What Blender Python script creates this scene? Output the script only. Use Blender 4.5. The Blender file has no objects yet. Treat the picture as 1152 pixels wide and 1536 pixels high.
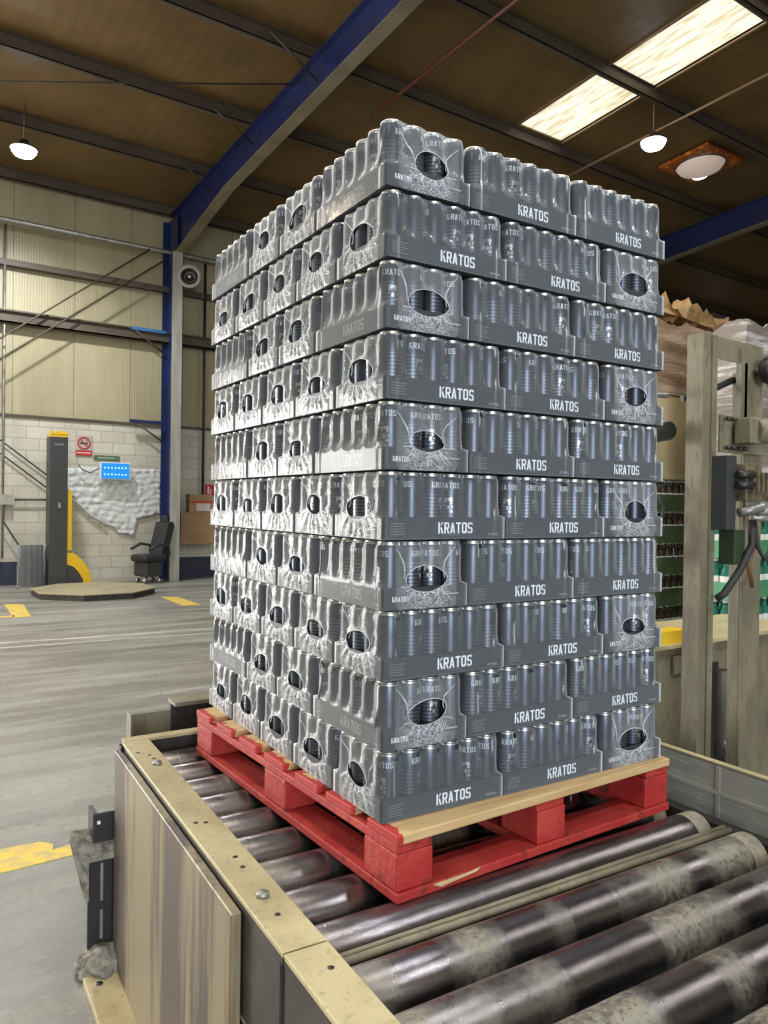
import bpy, bmesh, math, random
from mathutils import Vector, Matrix, noise
random.seed(7)
sc = bpy.context.scene
COL = sc.collection
PI = math.pi
# ---------------------------------------------------------------- camera
cam_d = bpy.data.cameras.new('camera'); cam = bpy.data.objects.new('camera', cam_d); COL.objects.link(cam)
cam_d.sensor_fit = 'HORIZONTAL'; cam_d.sensor_width = 36; cam_d.lens = 36*1140.35/1152; cam_d.clip_start = .05; cam_d.clip_end = 200
def cam_basis(a, b, c):
    f = Vector((math.cos(a)*math.cos(b), math.sin(a)*math.cos(b), math.sin(b)))
    r = Vector((math.sin(a), -math.cos(a), 0)); u = r.cross(f)
    return math.cos(c)*r+math.sin(c)*u, -math.sin(c)*r+math.cos(c)*u, f
_r, _u, _f = cam_basis(.9682, -.0091, .0143)
_m = Matrix((_r, _u, -_f)).transposed().to_4x4(); _m.translation = Vector((-.9637, -1.3301, .8687)); cam.matrix_world = _m
sc.camera = cam
# ---------------------------------------------------------------- view, world, big lights
vs = sc.view_settings; vs.view_transform = 'Standard'; vs.look = 'None'; vs.gamma = 1; vs.use_curve_mapping = False; vs.exposure = 0.28
sc.cycles.use_denoising = True; sc.cycles.max_bounces = 8; sc.cycles.transparent_max_bounces = 16; sc.cycles.diffuse_bounces = 4; sc.cycles.glossy_bounces = 4
sc.cycles.caustics_reflective = False; sc.cycles.caustics_refractive = False; sc.cycles.sample_clamp_indirect = 6
w = bpy.data.worlds.new('world'); sc.world = w; w.use_nodes = True
w.node_tree.nodes['Background'].inputs[0].default_value = (.75, .87, 1, 1); w.node_tree.nodes['Background'].inputs[1].default_value = 2.5
FZ = -.72                                   # floor height
def roof_z(y, off=0): return 6.88+off+.065*(14.2-y)
def light(kind, name, loc, energy, color, size=(1, 1), aim=None, spot=None):
    d = bpy.data.lights.new(name, kind); o = bpy.data.objects.new(name, d); COL.objects.link(o); o.location = loc
    d.energy = energy; d.color = color
    if kind == 'AREA': d.shape = 'RECTANGLE'; d.size, d.size_y = size
    else: d.shadow_soft_size = size[0]
    if aim is not None: o.rotation_euler = (Vector(aim)-Vector(loc)).to_track_quat('-Z', 'Y').to_euler()
    return o
WARM = (1, .93, .80); COOL = (.93, .97, 1)
for x, y, e in ((-1.9, 1, 110), (-1.9, -5, 60), (8.6, -3, 110), (-9, 3, 150), (-9, 9.5, 150), (-1.9, 6.2, 120)):
    light('AREA', 'added_skylight_fill', (x, y, roof_z(y, -.32)), e, WARM, (1.0, 3.4))  # fill lamps under added, unseen skylights, lighting the stack from above
light('AREA', 'added_door_fill', (-7.6, 14.6, 1.5), 2300, (1, .975, .93), (6.6, 4.3), aim=(-7.6, 0, .9))  # unseen area lamp added to brighten the left face of the stack
light('AREA', 'added_near_door_fill', (-3.4, -9.5, 1.6), 560, (.84, .92, 1), (4.6, 4.2), aim=(-2.6, 0, .9))  # cool area lamp added behind the camera to lift the right face
LAMPS = ((1.09, 11.7, 6.35, 420), (9.25, 6.2, 6.65, 200), (1.1, .3, 6.9, 170), (-5.5, 6.0, 6.9, 300), (9.25, -1.5, 6.9, 120), (-5.5, -2.5, 6.9, 110), (-5.5, 11.5, 6.4, 420), (2.2, -4.2, 6.9, 330))  # first two hang in view; the others are added to light the stack
# ---------------------------------------------------------------- helpers
def tag(o, label=None, cat=None, group=None, kind=None):
    if label: o['label'] = label
    if cat: o['category'] = cat
    if group: o['group'] = group
    if kind: o['kind'] = kind
    return o
def empty(name, loc=(0, 0, 0), rz=0, label=None, cat=None, group=None):
    o = bpy.data.objects.new(name, None); COL.objects.link(o); o.location = loc; o.rotation_euler = (0, 0, rz); o.empty_display_size = .1
    return tag(o, label, cat, group)
class MB:
    def __init__(s): s.bm = bmesh.new()
    def box(s, x0, x1, y0, y1, z0, z1, mi=0, M=None, bev=0):
        vs_ = [s.bm.verts.new((x, y, z)) for x in (x0, x1) for y in (y0, y1) for z in (z0, z1)]
        fs = []
        for f in ((0, 1, 3, 2), (4, 6, 7, 5), (0, 4, 5, 1), (2, 3, 7, 6), (0, 2, 6, 4), (1, 5, 7, 3)):
            g = s.bm.faces.new([vs_[i] for i in f]); g.material_index = mi; fs.append(g)
        if bev:
            es = list({e for f in fs for e in f.edges})
            r = bmesh.ops.bevel(s.bm, geom=es, offset=bev, segments=2, profile=.5, affect='EDGES')
            for f in r['faces']: f.material_index = mi
            vs_ = list({v for f in r['faces'] for v in f.verts} | {v for v in vs_ if v.is_valid})
        if M is not None: bmesh.ops.transform(s.bm, matrix=M, verts=vs_)
        return s
    def poly(s, pts, mi=0):
        f = s.bm.faces.new([s.bm.verts.new(p) for p in pts]); f.material_index = mi; return s
    def prism(s, pts, d, mi=0):           # pts: loop of 3-D points, extruded by vector d
        d = Vector(d); a = [s.bm.verts.new(p) for p in pts]; b = [s.bm.verts.new(Vector(p)+d) for p in pts]; n = len(pts)
        s.bm.faces.new(a).material_index = mi; s.bm.faces.new(b[::-1]).material_index = mi
        for i in range(n): s.bm.faces.new((a[i], b[i], b[(i+1) % n], a[(i+1) % n])).material_index = mi
        return s
    def tube(s, pts, r, n=10, mi=0, cap=True):
        pts = [Vector(p) for p in pts]; rings = []; prev = None
        for i, p in enumerate(pts):
            t = (pts[min(i+1, len(pts)-1)]-pts[max(i-1, 0)]).normalized()
            if prev is None: a = t.orthogonal().normalized()
            else: a = (prev-t*prev.dot(t)).normalized()
            prev = a; b = t.cross(a); rr = r[i] if isinstance(r, (list, tuple)) else r
            rings.append([s.bm.verts.new(p+(a*math.cos(2*PI*k/n)+b*math.sin(2*PI*k/n))*rr) for k in range(n)])
        for A, B in zip(rings, rings[1:]):
            for k in range(n):
                f = s.bm.faces.new((A[k], A[(k+1) % n], B[(k+1) % n], B[k])); f.material_index = mi; f.smooth = True
        if cap and n > 2:
            s.bm.faces.new(rings[0][::-1]).material_index = mi; s.bm.faces.new(rings[-1]).material_index = mi
        return s
    def lathe(s, prof, n=24, mi=0, M=None):   # prof: (r, z, mat)
        rings = []
        allv = []
        for p in prof:
            if p[0] < 1e-6: v = [s.bm.verts.new((0, 0, p[1]))]
            else: v = [s.bm.verts.new((p[0]*math.cos(2*PI*k/n), p[0]*math.sin(2*PI*k/n), p[1])) for k in range(n)]
            rings.append(v); allv += v
        for i, (A, B) in enumerate(zip(rings, rings[1:])):
            m = prof[i+1][2] if len(prof[i+1]) > 2 else mi
            for k in range(n):
                k2 = (k+1) % n
                if len(A) == 1 and len(B) == 1: continue
                if len(A) == 1: f = s.bm.faces.new((A[0], B[k2], B[k]))
                elif len(B) == 1: f = s.bm.faces.new((A[k], A[k2], B[0]))
                else: f = s.bm.faces.new((A[k], A[k2], B[k2], B[k]))
                f.material_index = m; f.smooth = True
        if M is not None: bmesh.ops.transform(s.bm, matrix=M, verts=allv)
        return s
    def mesh(s, name, mats):
        me = bpy.data.meshes.new(name); s.bm.normal_update(); s.bm.to_mesh(me); s.bm.free()
        for m in (mats if isinstance(mats, (list, tuple)) else [mats]): me.materials.append(m)
        return me
    def build(s, name, mats, parent=None, fix=True):
        if fix: bmesh.ops.recalc_face_normals(s.bm, faces=s.bm.faces)
        return place(name, s.mesh(name, mats), parent)
def place(name, me, parent=None, loc=(0, 0, 0), rot=(0, 0, 0)):
    o = bpy.data.objects.new(name, me); COL.objects.link(o); o.location = loc; o.rotation_euler = rot
    if parent: o.parent = parent
    return o
def box(name, b, m, parent=None, bev=0): return MB().box(*b, bev=bev).build(name, m, parent, fix=True)
def struct(o): o['kind'] = 'structure'; return o
# ---------------------------------------------------------------- materials
def nt(name):
    m = bpy.data.materials.new(name); m.use_nodes = True; n = m.node_tree
    return m, n, n.nodes['Principled BSDF'], n.nodes['Material Output']
def C4(c): return (c[0], c[1], c[2], 1)
def node(n, t, **k):
    x = n.nodes.new(t)
    for a, b in k.items(): setattr(x, a, b)
    return x
def mathn(n, op, a, b=None, clamp=False):
    x = node(n, 'ShaderNodeMath', operation=op, use_clamp=clamp)
    for i, v in enumerate((a, b)):
        if v is None: continue
        if isinstance(v, (int, float)): x.inputs[i].default_value = v
        else: n.links.new(v, x.inputs[i])
    return x.outputs[0]
def coords(n, stretch=(1, 1, 1), obj=True):
    tc = node(n, 'ShaderNodeTexCoord'); mp = node(n, 'ShaderNodeMapping'); mp.inputs['Scale'].default_value = stretch
    n.links.new(tc.outputs['Object'], mp.inputs['Vector']); return mp.outputs[0]
def noise_ramp(n, vec, scale, lo, hi, detail=6, rough=.6):
    t = node(n, 'ShaderNodeTexNoise'); t.inputs['Scale'].default_value = scale; t.inputs['Detail'].default_value = detail; t.inputs['Roughness'].default_value = rough
    n.links.new(vec, t.inputs['Vector'])
    r = node(n, 'ShaderNodeMapRange'); r.inputs['From Min'].default_value = lo; r.inputs['From Max'].default_value = hi
    n.links.new(t.outputs['Fac'], r.inputs['Value']); return r.outputs[0], t.outputs['Fac']
def mixc(n, fac, a, b):
    x = node(n, 'ShaderNodeMix', data_type='RGBA')
    if isinstance(fac, (int, float)): x.inputs[0].default_value = fac
    else: n.links.new(fac, x.inputs[0])
    for v, i in ((a, 6), (b, 7)):
        if isinstance(v, tuple): x.inputs[i].default_value = C4(v)
        else: n.links.new(v, x.inputs[i])
    return x.outputs[2]
def mixv(n, fac, a, b):
    x = node(n, 'ShaderNodeMix', data_type='FLOAT'); n.links.new(fac, x.inputs[0])
    for v, i in ((a, 2), (b, 3)):
        if isinstance(v, (int, float)): x.inputs[i].default_value = v
        else: n.links.new(v, x.inputs[i])
    return x.outputs[0]
def bump(n, p, h, s, d=.01):
    b = node(n, 'ShaderNodeBump'); b.inputs['Strength'].default_value = s; b.inputs['Distance'].default_value = d
    n.links.new(h, b.inputs['Height']); n.links.new(b.outputs[0], p.inputs['Normal'])
def mat(name, c, rough=.6, metal=0., c2=None, scale=6, lo=.4, hi=.65, stretch=(1, 1, 1), c3=None, scale3=30, bmp=0, bscale=40, emis=0):
    m, n, p, o = nt(name); p.inputs['Base Color'].default_value = C4(c); p.inputs['Roughness'].default_value = rough; p.inputs['Metallic'].default_value = metal
    if c2 or c3 or bmp: v = coords(n, stretch)
    col = c
    if c2: f, _ = noise_ramp(n, v, scale, lo, hi); col = mixc(n, f, c, c2)
    if c3: f3, _ = noise_ramp(n, v, scale3, .56, .7, 4); col = mixc(n, f3, col, c3)
    if c2 or c3: n.links.new(col, p.inputs['Base Color'])
    if bmp: _, h = noise_ramp(n, v, bscale, 0, 1); bump(n, p, h, bmp)
    if emis: p.inputs['Emission Color'].default_value = C4(c); p.inputs['Emission Strength'].default_value = emis
    return m
M = {}
M['red'] = mat('red_painted_wood', (.38, .018, .018), .62, c2=(.46, .05, .035), scale=7, stretch=(1, 1, 1), c3=(.20, .02, .012), scale3=22, bmp=.35, bscale=60)
M['wood'] = mat('pale_pine', (.62, .44, .24), .65, c2=(.48, .31, .15), scale=5, stretch=(1, 14, 14), c3=(.66, .52, .33), scale3=18, bmp=.2)
M['rail'] = mat('cream_paint_worn', (.50, .43, .25), .45, c2=(.36, .30, .17), scale=7, c3=(.34, .28, .17), scale3=45, lo=.42, hi=.72, bmp=.15)
M['beige'] = mat('beige_machine_paint', (.22, .198, .130), .5, c2=(.135, .118, .08), scale=3.5, stretch=(2.5, 2.5, .8), c3=(.13, .10, .07), scale3=22, bmp=.15)
M['grail'] = mat('weathered_grey_rail', (.27, .27, .24), .55, c2=(.15, .19, .18), scale=3.2, stretch=(5, .8, 5), c3=(.40, .37, .29), scale3=16, bmp=.2)
M['dark'] = mat('dark_steel', (.035, .033, .032), .5, .3, c2=(.07, .06, .05), scale=9)
M['black'] = mat('black_paint', (.02, .02, .02), .4)
M['rubber'] = mat('black_rubber', (.025, .025, .025), .6)
M['panel'] = mat('streaked_panel', (.10, .075, .065), .38, .2, c2=(.27, .225, .145), scale=1.3, stretch=(4, 3.0, .22), lo=.47, hi=.53, c3=(.17, .085, .04), scale3=2.6, bmp=.15)
M['concrete_lump'] = mat('old_mortar', (.33, .31, .27), .9, c2=(.12, .11, .09), scale=30, bmp=1, bscale=70)
M['blue'] = mat('dark_blue_paint', (.012, .022, .11), .4, c2=(.009, .014, .055), scale=3)
M['pale_steel'] = mat('pale_steel_paint', (.42, .41, .37), .5, c2=(.32, .30, .25), scale=3, stretch=(4, 4, .5))
M['tan_flange'] = mat('tan_flange_paint', (.22, .185, .125), .5, c2=(.15, .12, .08), scale=2)
M['purlin'] = mat('purlin_brown_grey', (.10, .078, .055), .55, c2=(.065, .048, .033), scale=2, stretch=(.5, 3, 3))
M['navy'] = mat('navy_plinth_paint', (.022, .027, .055), .55, c2=(.035, .04, .07), scale=5)
M['yellow'] = mat('machine_yellow', (.78, .50, .02), .45)
M['mast'] = mat('charcoal_mast', (.045, .048, .05), .45)
M['white'] = mat('white_plastic', (.75, .75, .72), .4)
M['letter'] = mat('white_print', (.88, .89, .90), .5)
M['letter_dim'] = mat('grey_print', (.15, .165, .175), .5)
M['letter_can'] = mat('silver_print', (.55, .57, .60), .4)
M['signred'] = mat('sign_red', (.50, .03, .03), .5)
M['signgreen'] = mat('sign_green', (.10, .16, .09), .5)
M['cardboard'] = mat('cardboard', (.36, .23, .12), .8, c2=(.28, .17, .08), scale=3)
M['steel'] = mat('galvanised', (.40, .40, .38), .4, .6, c2=(.25, .24, .22), scale=8)
M['chrome'] = mat('chrome', (.6, .6, .6), .25, 1)
M['aluminium'] = mat('can_rim_aluminium', (.75, .76, .78), .28, 1)
M['tray'] = mat('dark_grey_card', (.030, .033, .040), .55, c2=(.026, .028, .035), scale=20)
M['bluelit'] = mat('blue_backlight', (.01, .20, .62), .4, emis=.65)
M['ledwhite'] = mat('led_dots', (.4, .8, 1), .4, emis=1.3)
M['lampglow'] = mat('led_lamp_glow', (.93, .98, 1), .4, emis=45)
M['greentray'] = mat('green_card_tray', (.07, .27, .13), .55, c2=(.05, .20, .09), scale=6)
M['olivetray'] = mat('olive_green_card_tray', (.10, .13, .06), .6, c2=(.06, .08, .035), scale=6)
M['glassgreen'] = mat('green_bottle_glass', (.02, .14, .10), .12, 0)
M['glassdark'] = mat('dark_bottle_glass', (.05, .035, .02), .15, 0)
M['cream_cap'] = mat('bottle_label', (.6, .6, .55), .5)
M['orange'] = mat('orange_reflector_panel', (.60, .16, .02), .35, c2=(.12, .03, .01), scale=14, c3=(.9, .45, .1), scale3=9, emis=0)
M['seat'] = mat('black_upholstery', (.025, .027, .03), .5)
M['conduit'] = mat('copper_brown_conduit', (.30, .20, .12), .4, .4)
M['redpipe'] = mat('dull_red_pipe', (.13, .04, .025), .5)
M['yline'] = mat('yellow_floor_paint', (.72, .50, .06), .55, c2=(.50, .40, .14), scale=14, lo=.45, hi=.6)
M['wline'] = mat('white_floor_paint', (.50, .49, .43), .6, c2=(.30, .28, .22), scale=3, stretch=(1, 5, 1))
M['turn'] = mat('worn_turntable_plate', (.40, .34, .20), .6, c2=(.30, .27, .19), scale=3)
M['brick_end'] = mat('ply_board', (.30, .18, .08), .7)
# floor
m, n, p, o = nt('concrete_floor'); v = coords(n)
f1, _ = noise_ramp(n, v, .55, .35, .65, 8, .65); v2 = coords(n, (.35, 2.6, 1)); f2, h2 = noise_ramp(n, v2, 1.6, .42, .66, 8, .7); v3 = coords(n); f3, h3 = noise_ramp(n, v3, 22, .5, .75, 5)
c = mixc(n, f1, (.140, .134, .112), (.235, .225, .195)); c = mixc(n, mathn(n, 'MULTIPLY', f2, .7), c, (.37, .365, .335)); c = mixc(n, mathn(n, 'MULTIPLY', f3, .35), c, (.13, .12, .10))
vr = node(n, 'ShaderNodeTexVoronoi', feature='DISTANCE_TO_EDGE'); vr.inputs['Scale'].default_value = 1.1; _, dn = noise_ramp(n, v3, 5, 0, 1, 5); vm = node(n, 'ShaderNodeVectorMath', operation='ADD'); n.links.new(v3, vm.inputs[0]); n.links.new(dn, vm.inputs[1]); n.links.new(vm.outputs[0], vr.inputs['Vector'])
c = mixc(n, mathn(n, 'MULTIPLY', mathn(n, 'LESS_THAN', vr.outputs[0], .005), .45), c, (.08, .075, .06))
f4, _ = noise_ramp(n, coords(n, (3, 12, 1)), 6, .58, .66, 6, .75); c = mixc(n, mathn(n, 'MULTIPLY', f4, .5), c, (.46, .46, .43))
n.links.new(c, p.inputs['Base Color']); n.links.new(mixv(n, f2, .38, .6), p.inputs['Roughness']); bump(n, p, h2, .12, .02); M['floor'] = m
# cladding with vertical ribs
def ribbed(name, c1, c2, pitch, axis=0, s=.5):
    m, n, p, o = nt(name); v = coords(n, (1, 1, .25)); f, _ = noise_ramp(n, v, 1.2, .35, .7, 7); col = mixc(n, f, c1, c2)
    vv = coords(n); sp = node(n, 'ShaderNodeSeparateXYZ'); n.links.new(vv, sp.inputs[0])
    a = mathn(n, 'MULTIPLY', sp.outputs[axis], 2*PI/pitch); sn = mathn(n, 'SINE', a)
    w1 = mathn(n, 'FRACT', mathn(n, 'DIVIDE', mathn(n, 'ADD', sp.outputs[axis], -.25), 1.075))
    seam = mathn(n, 'LESS_THAN', w1, .014)
    col = mixc(n, mathn(n, 'MULTIPLY', seam, .6), col, (.09, .07, .04))
    n.links.new(col, p.inputs['Base Color']); p.inputs['Roughness'].default_value = .45; bump(n, p, sn, s, .006); return m
M['clad'] = ribbed('cream_ribbed_cladding', (.44, .39, .245), (.33, .28, .17), .05, 0, .14)
M['roofpanel'] = ribbed('tan_roof_panel', (.175, .105, .038), (.11, .066, .023), .2, 0, .15)
# painted blockwork
def blocks(name, a, b, mortar, sx, sy):
    m, n, p, o = nt(name); tc = node(n, 'ShaderNodeTexCoord'); sp = node(n, 'ShaderNodeSeparateXYZ'); n.links.new(tc.outputs['Object'], sp.inputs[0])
    cb = node(n, 'ShaderNodeCombineXYZ'); n.links.new(mathn(n, 'ADD', sp.outputs[0], sp.outputs[1]), cb.inputs[0]); n.links.new(sp.outputs[2], cb.inputs[1])
    br = node(n, 'ShaderNodeTexBrick'); n.links.new(cb.outputs[0], br.inputs['Vector']); br.inputs['Scale'].default_value = 1
    br.inputs['Brick Width'].default_value = sx; br.inputs['Row Height'].default_value = sy; br.inputs['Mortar Size'].default_value = .012
    br.inputs['Color1'].default_value = C4(a); br.inputs['Color2'].default_value = C4(b); br.inputs['Mortar'].default_value = C4(mortar)
    f, _ = noise_ramp(n, coords(n), 1.3, .4, .7, 7); col = mixc(n, mathn(n, 'MULTIPLY', f, .55), br.outputs[0], tuple(x*.62 for x in b))
    n.links.new(col, p.inputs['Base Color']); p.inputs['Roughness'].default_value = .6; bump(n, p, br.outputs[1], -.4, .01); return m
M['block'] = blocks('painted_blockwork', (.62, .60, .50), (.56, .53, .43), (.44, .41, .33), .45, .225)
M['foil'] = mat('quilted_white_foil', (.74, .76, .76), .3, .15, c2=(.60, .61, .58), scale=7, stretch=(1, 1, 3), bmp=1, bscale=16)
# rollers: polished steel with bands of caked grime
def roller_mat(name, lo, hi):
    m, n, p, o = nt(name); oi = node(n, 'ShaderNodeObjectInfo'); tc = node(n, 'ShaderNodeTexCoord')
    sp = node(n, 'ShaderNodeSeparateXYZ'); n.links.new(tc.outputs['Object'], sp.inputs[0]); cb = node(n, 'ShaderNodeCombineXYZ')
    n.links.new(mathn(n, 'ADD', sp.outputs[0], mathn(n, 'MULTIPLY', oi.outputs['Random'], 40)), cb.inputs[0])
    f1, _ = noise_ramp(n, cb.outputs[0], 3.8, lo, hi, 1, .4)
    vc = coords(n, (30, 2, 2)); fs, _ = noise_ramp(n, vc, 3, .55, .7, 6); pit, _ = noise_ramp(n, coords(n, (1, 1, 1)), 110, .57, .66, 4)
    v = coords(n); f2, h2 = noise_ramp(n, v, 48, .40, .60, 8, .8); v3 = coords(n, (1.2, 7, 7)); f3, _ = noise_ramp(n, v3, 5, .35, .7, 6)
    dirt = mathn(n, 'MULTIPLY', f1, mathn(n, 'ADD', mathn(n, 'MULTIPLY', f2, .75), .25))
    col = mixc(n, f3, (.24, .225, .235), (.13, .115, .125)); col = mixc(n, mathn(n, 'MULTIPLY', fs, .35), col, (.36, .34, .32)); col = mixc(n, dirt, col, (.27, .25, .18)); col = mixc(n, mathn(n, 'MULTIPLY', mathn(n, 'MULTIPLY', pit, f1), .7), col, (.10, .085, .06)); n.links.new(col, p.inputs['Base Color'])
    n.links.new(mixv(n, dirt, .24, .62), p.inputs['Roughness']); n.links.new(mixv(n, dirt, .95, .1), p.inputs['Metallic']); bump(n, p, h2, .18, .004); return m
M['roller'] = roller_mat('worn_roller_steel', .48, .56); M['roller_polished'] = roller_mat('polished_roller_steel', .60, .68)
M['rollerend'] = mat('roller_end_band', (.42, .38, .28), .6, .2, c2=(.25, .22, .17), scale=24)
# can body: slate metal with a column of fine pale print lines
m, n, p, o = nt('slate_can_print'); tc = node(n, 'ShaderNodeTexCoord'); sp = node(n, 'ShaderNodeSeparateXYZ'); n.links.new(tc.outputs['Object'], sp.inputs[0])
ang = mathn(n, 'ARCTAN2', sp.outputs[1], sp.outputs[0]); z = sp.outputs[2]
lines = mathn(n, 'GREATER_THAN', mathn(n, 'SINE', mathn(n, 'MULTIPLY', z, 2*PI/.0085)), .1)
sec = mathn(n, 'GREATER_THAN', mathn(n, 'SINE', mathn(n, 'ADD', mathn(n, 'MULTIPLY', ang, 1), 2.6)), .35)
band = mathn(n, 'MULTIPLY', mathn(n, 'GREATER_THAN', z, .03), mathn(n, 'LESS_THAN', z, .105))
k = mathn(n, 'MULTIPLY', mathn(n, 'MULTIPLY', lines, sec), band)
sec2 = mathn(n, 'GREATER_THAN', mathn(n, 'COSINE', mathn(n, 'ADD', ang, 0.0)), .93); vor = node(n, 'ShaderNodeTexVoronoi'); vor.inputs['Scale'].default_value = 110; n.links.new(tc.outputs['Object'], vor.inputs['Vector'])
b2 = mathn(n, 'MULTIPLY', mathn(n, 'GREATER_THAN', z, .062), mathn(n, 'LESS_THAN', z, .098)); k2 = mathn(n, 'MULTIPLY', mathn(n, 'MULTIPLY', sec2, b2), mathn(n, 'LESS_THAN', vor.outputs[0], .45))
col = mixc(n, mathn(n, 'MULTIPLY', k, .38), (.052, .061, .082), (.22, .24, .27)); col = mixc(n, k2, col, (.42, .43, .45))
n.links.new(col, p.inputs['Base Color']); p.inputs['Metallic'].default_value = .75; p.inputs['Roughness'].default_value = .33; M['can'] = m
# shrink film
def film(name, base, fac, fr, rough, bs, bscale, stretch=(1, 1, 1), crinkle=0):
    m, n, p, o = nt(name); p.inputs['Base Color'].default_value = C4(base); p.inputs['Roughness'].default_value = rough; p.inputs['IOR'].default_value = 1.6
    v = coords(n, stretch); f, h = noise_ramp(n, v, bscale, .35, .7, 4, .6); bump(n, p, h, bs, .004)
    tr = node(n, 'ShaderNodeBsdfTransparent'); tr.inputs[0].default_value = (.97, .975, .98, 1); mx = node(n, 'ShaderNodeMixShader')
    fn = node(n, 'ShaderNodeFresnel'); fn.inputs[0].default_value = 1.5
    a = mathn(n, 'ADD', mathn(n, 'MULTIPLY', fn.outputs[0], fr), mathn(n, 'MULTIPLY', mathn(n, 'ADD', f, .5), fac), clamp=True)
    if crinkle:      # bunched creases below the opening
        v2 = coords(n, (1, 1, 1.6)); t2 = node(n, 'ShaderNodeTexNoise'); t2.inputs['Scale'].default_value = 75; t2.inputs['Detail'].default_value = 5; t2.inputs['Distortion'].default_value = 1.2; n.links.new(v2, t2.inputs['Vector'])
        rg = mathn(n, 'SUBTRACT', 1, mathn(n, 'MULTIPLY', mathn(n, 'ABSOLUTE', mathn(n, 'SUBTRACT', t2.outputs['Fac'], .5)), 14), clamp=True)
        tcz = node(n, 'ShaderNodeTexCoord'); spz = node(n, 'ShaderNodeSeparateXYZ'); n.links.new(tcz.outputs['Object'], spz.inputs[0])
        zf = node(n, 'ShaderNodeMapRange'); zf.inputs['From Min'].default_value = .075; zf.inputs['From Max'].default_value = .045; n.links.new(spz.outputs[2], zf.inputs['Value'])
        yf = node(n, 'ShaderNodeMapRange'); yf.inputs['From Min'].default_value = .085; yf.inputs['From Max'].default_value = .04; n.links.new(mathn(n, 'ABSOLUTE', spz.outputs[1]), yf.inputs['Value'])
        a = mathn(n, 'ADD', a, mathn(n, 'MULTIPLY', mathn(n, 'MULTIPLY', mathn(n, 'MULTIPLY', rg, zf.outputs[0]), yf.outputs[0]), crinkle), clamp=True)
    n.links.new(a, mx.inputs[0]); n.links.new(tr.outputs[0], mx.inputs[1]); n.links.new(p.outputs[0], mx.inputs[2]); n.links.new(mx.outputs[0], o.inputs[0]); return m
M['film'] = film('clear_shrink_film', (.70, .74, .80), .010, 2.0, .13, .30, 26, (1, 1, .45))
M['film_end'] = film('stretched_shrink_film', (.80, .83, .88), .04, 2.6, .13, .55, 60, (1, 1, 1), .42)
M['film_fold'] = film('folded_shrink_film', (.88, .90, .94), .50, 1.5, .16, .5, 90)
M['wrap'] = film('pallet_stretch_wrap', (.55, .53, .52), .42, 1.6, .2, 1, 7, (.4, .4, 9))
# skylight sheet
m, n, p, o = nt('translucent_skylight_sheet'); v = coords(n, (1, .10, 1)); f, _ = noise_ramp(n, v, 16, .46, .60, 5); col = mixc(n, mathn(n, 'MULTIPLY', f, .75), (1, .94, .72), (.42, .30, .13))
n.links.new(col, p.inputs['Emission Color']); p.inputs['Emission Strength'].default_value = .92; p.inputs['Base Color'].default_value = (.8, .75, .6, 1); M['skysheet'] = m

# ================================================================ THE BUILDING
X0, X1, Y0, Y1 = -14, 24, -9, 14.18
struct(box('floor', (X0, X1, Y0, Y1+.3, FZ-.12, FZ), M['floor']))
struct(box('ground_outside', (-30, 24, Y1+.3, 40, FZ-.12, FZ-.01), M['floor']))
# ceiling panels with the skylight openings left out
SKY = [(8.07, 9.12, 4.0, 8.0), (-2.4, -1.4, -6.8, 8.0), (8.07, 9.12, -5, -1), (-9.5, -8.5, 1, 12)]  # first skylight is in view; the rest are added for more roof light
def ceil_strip(mb, x0, x1, y0, y1):
    mb.prism([(x0, y0, roof_z(y0)), (x1, y0, roof_z(y0)), (x1, y1, roof_z(y1)), (x0, y1, roof_z(y1))], (0, 0, .07))
mb = MB(); xs = sorted({X0-.3, X1+.3} | {a for s in SKY for a in s[:2]})
for a, b in zip(xs, xs[1:]):
    ss = sorted([s for s in SKY if abs(s[0]-a) < 1e-6], key=lambda s: s[2]); y = Y0-.3
    for s in ss: ceil_strip(mb, a, b, y, s[2]); y = s[3]
    ceil_strip(mb, a, b, y, Y1+.3)
struct(mb.build('ceiling', M['roofpanel']))
for i, s in enumerate(SKY):
    mb = MB(); mb.prism([(s[0], s[2], roof_z(s[2], .03)), (s[1], s[2], roof_z(s[2], .03)), (s[1], s[3], roof_z(s[3], .03)), (s[0], s[3], roof_z(s[3], .03))], (0, 0, .01))
    wd = struct(mb.build('window_%d' % (i+1), M['skysheet']))
    mb = MB()
    for x in (s[0]-.04, s[1]): mb.prism([(x, s[2], roof_z(s[2], -.03)), (x+.04, s[2], roof_z(s[2], -.03)), (x+.04, s[3], roof_z(s[3], -.03)), (x, s[3], roof_z(s[3], -.03))], (0, 0, .06))
    mb.build('window_frame', M['conduit'], wd)
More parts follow.
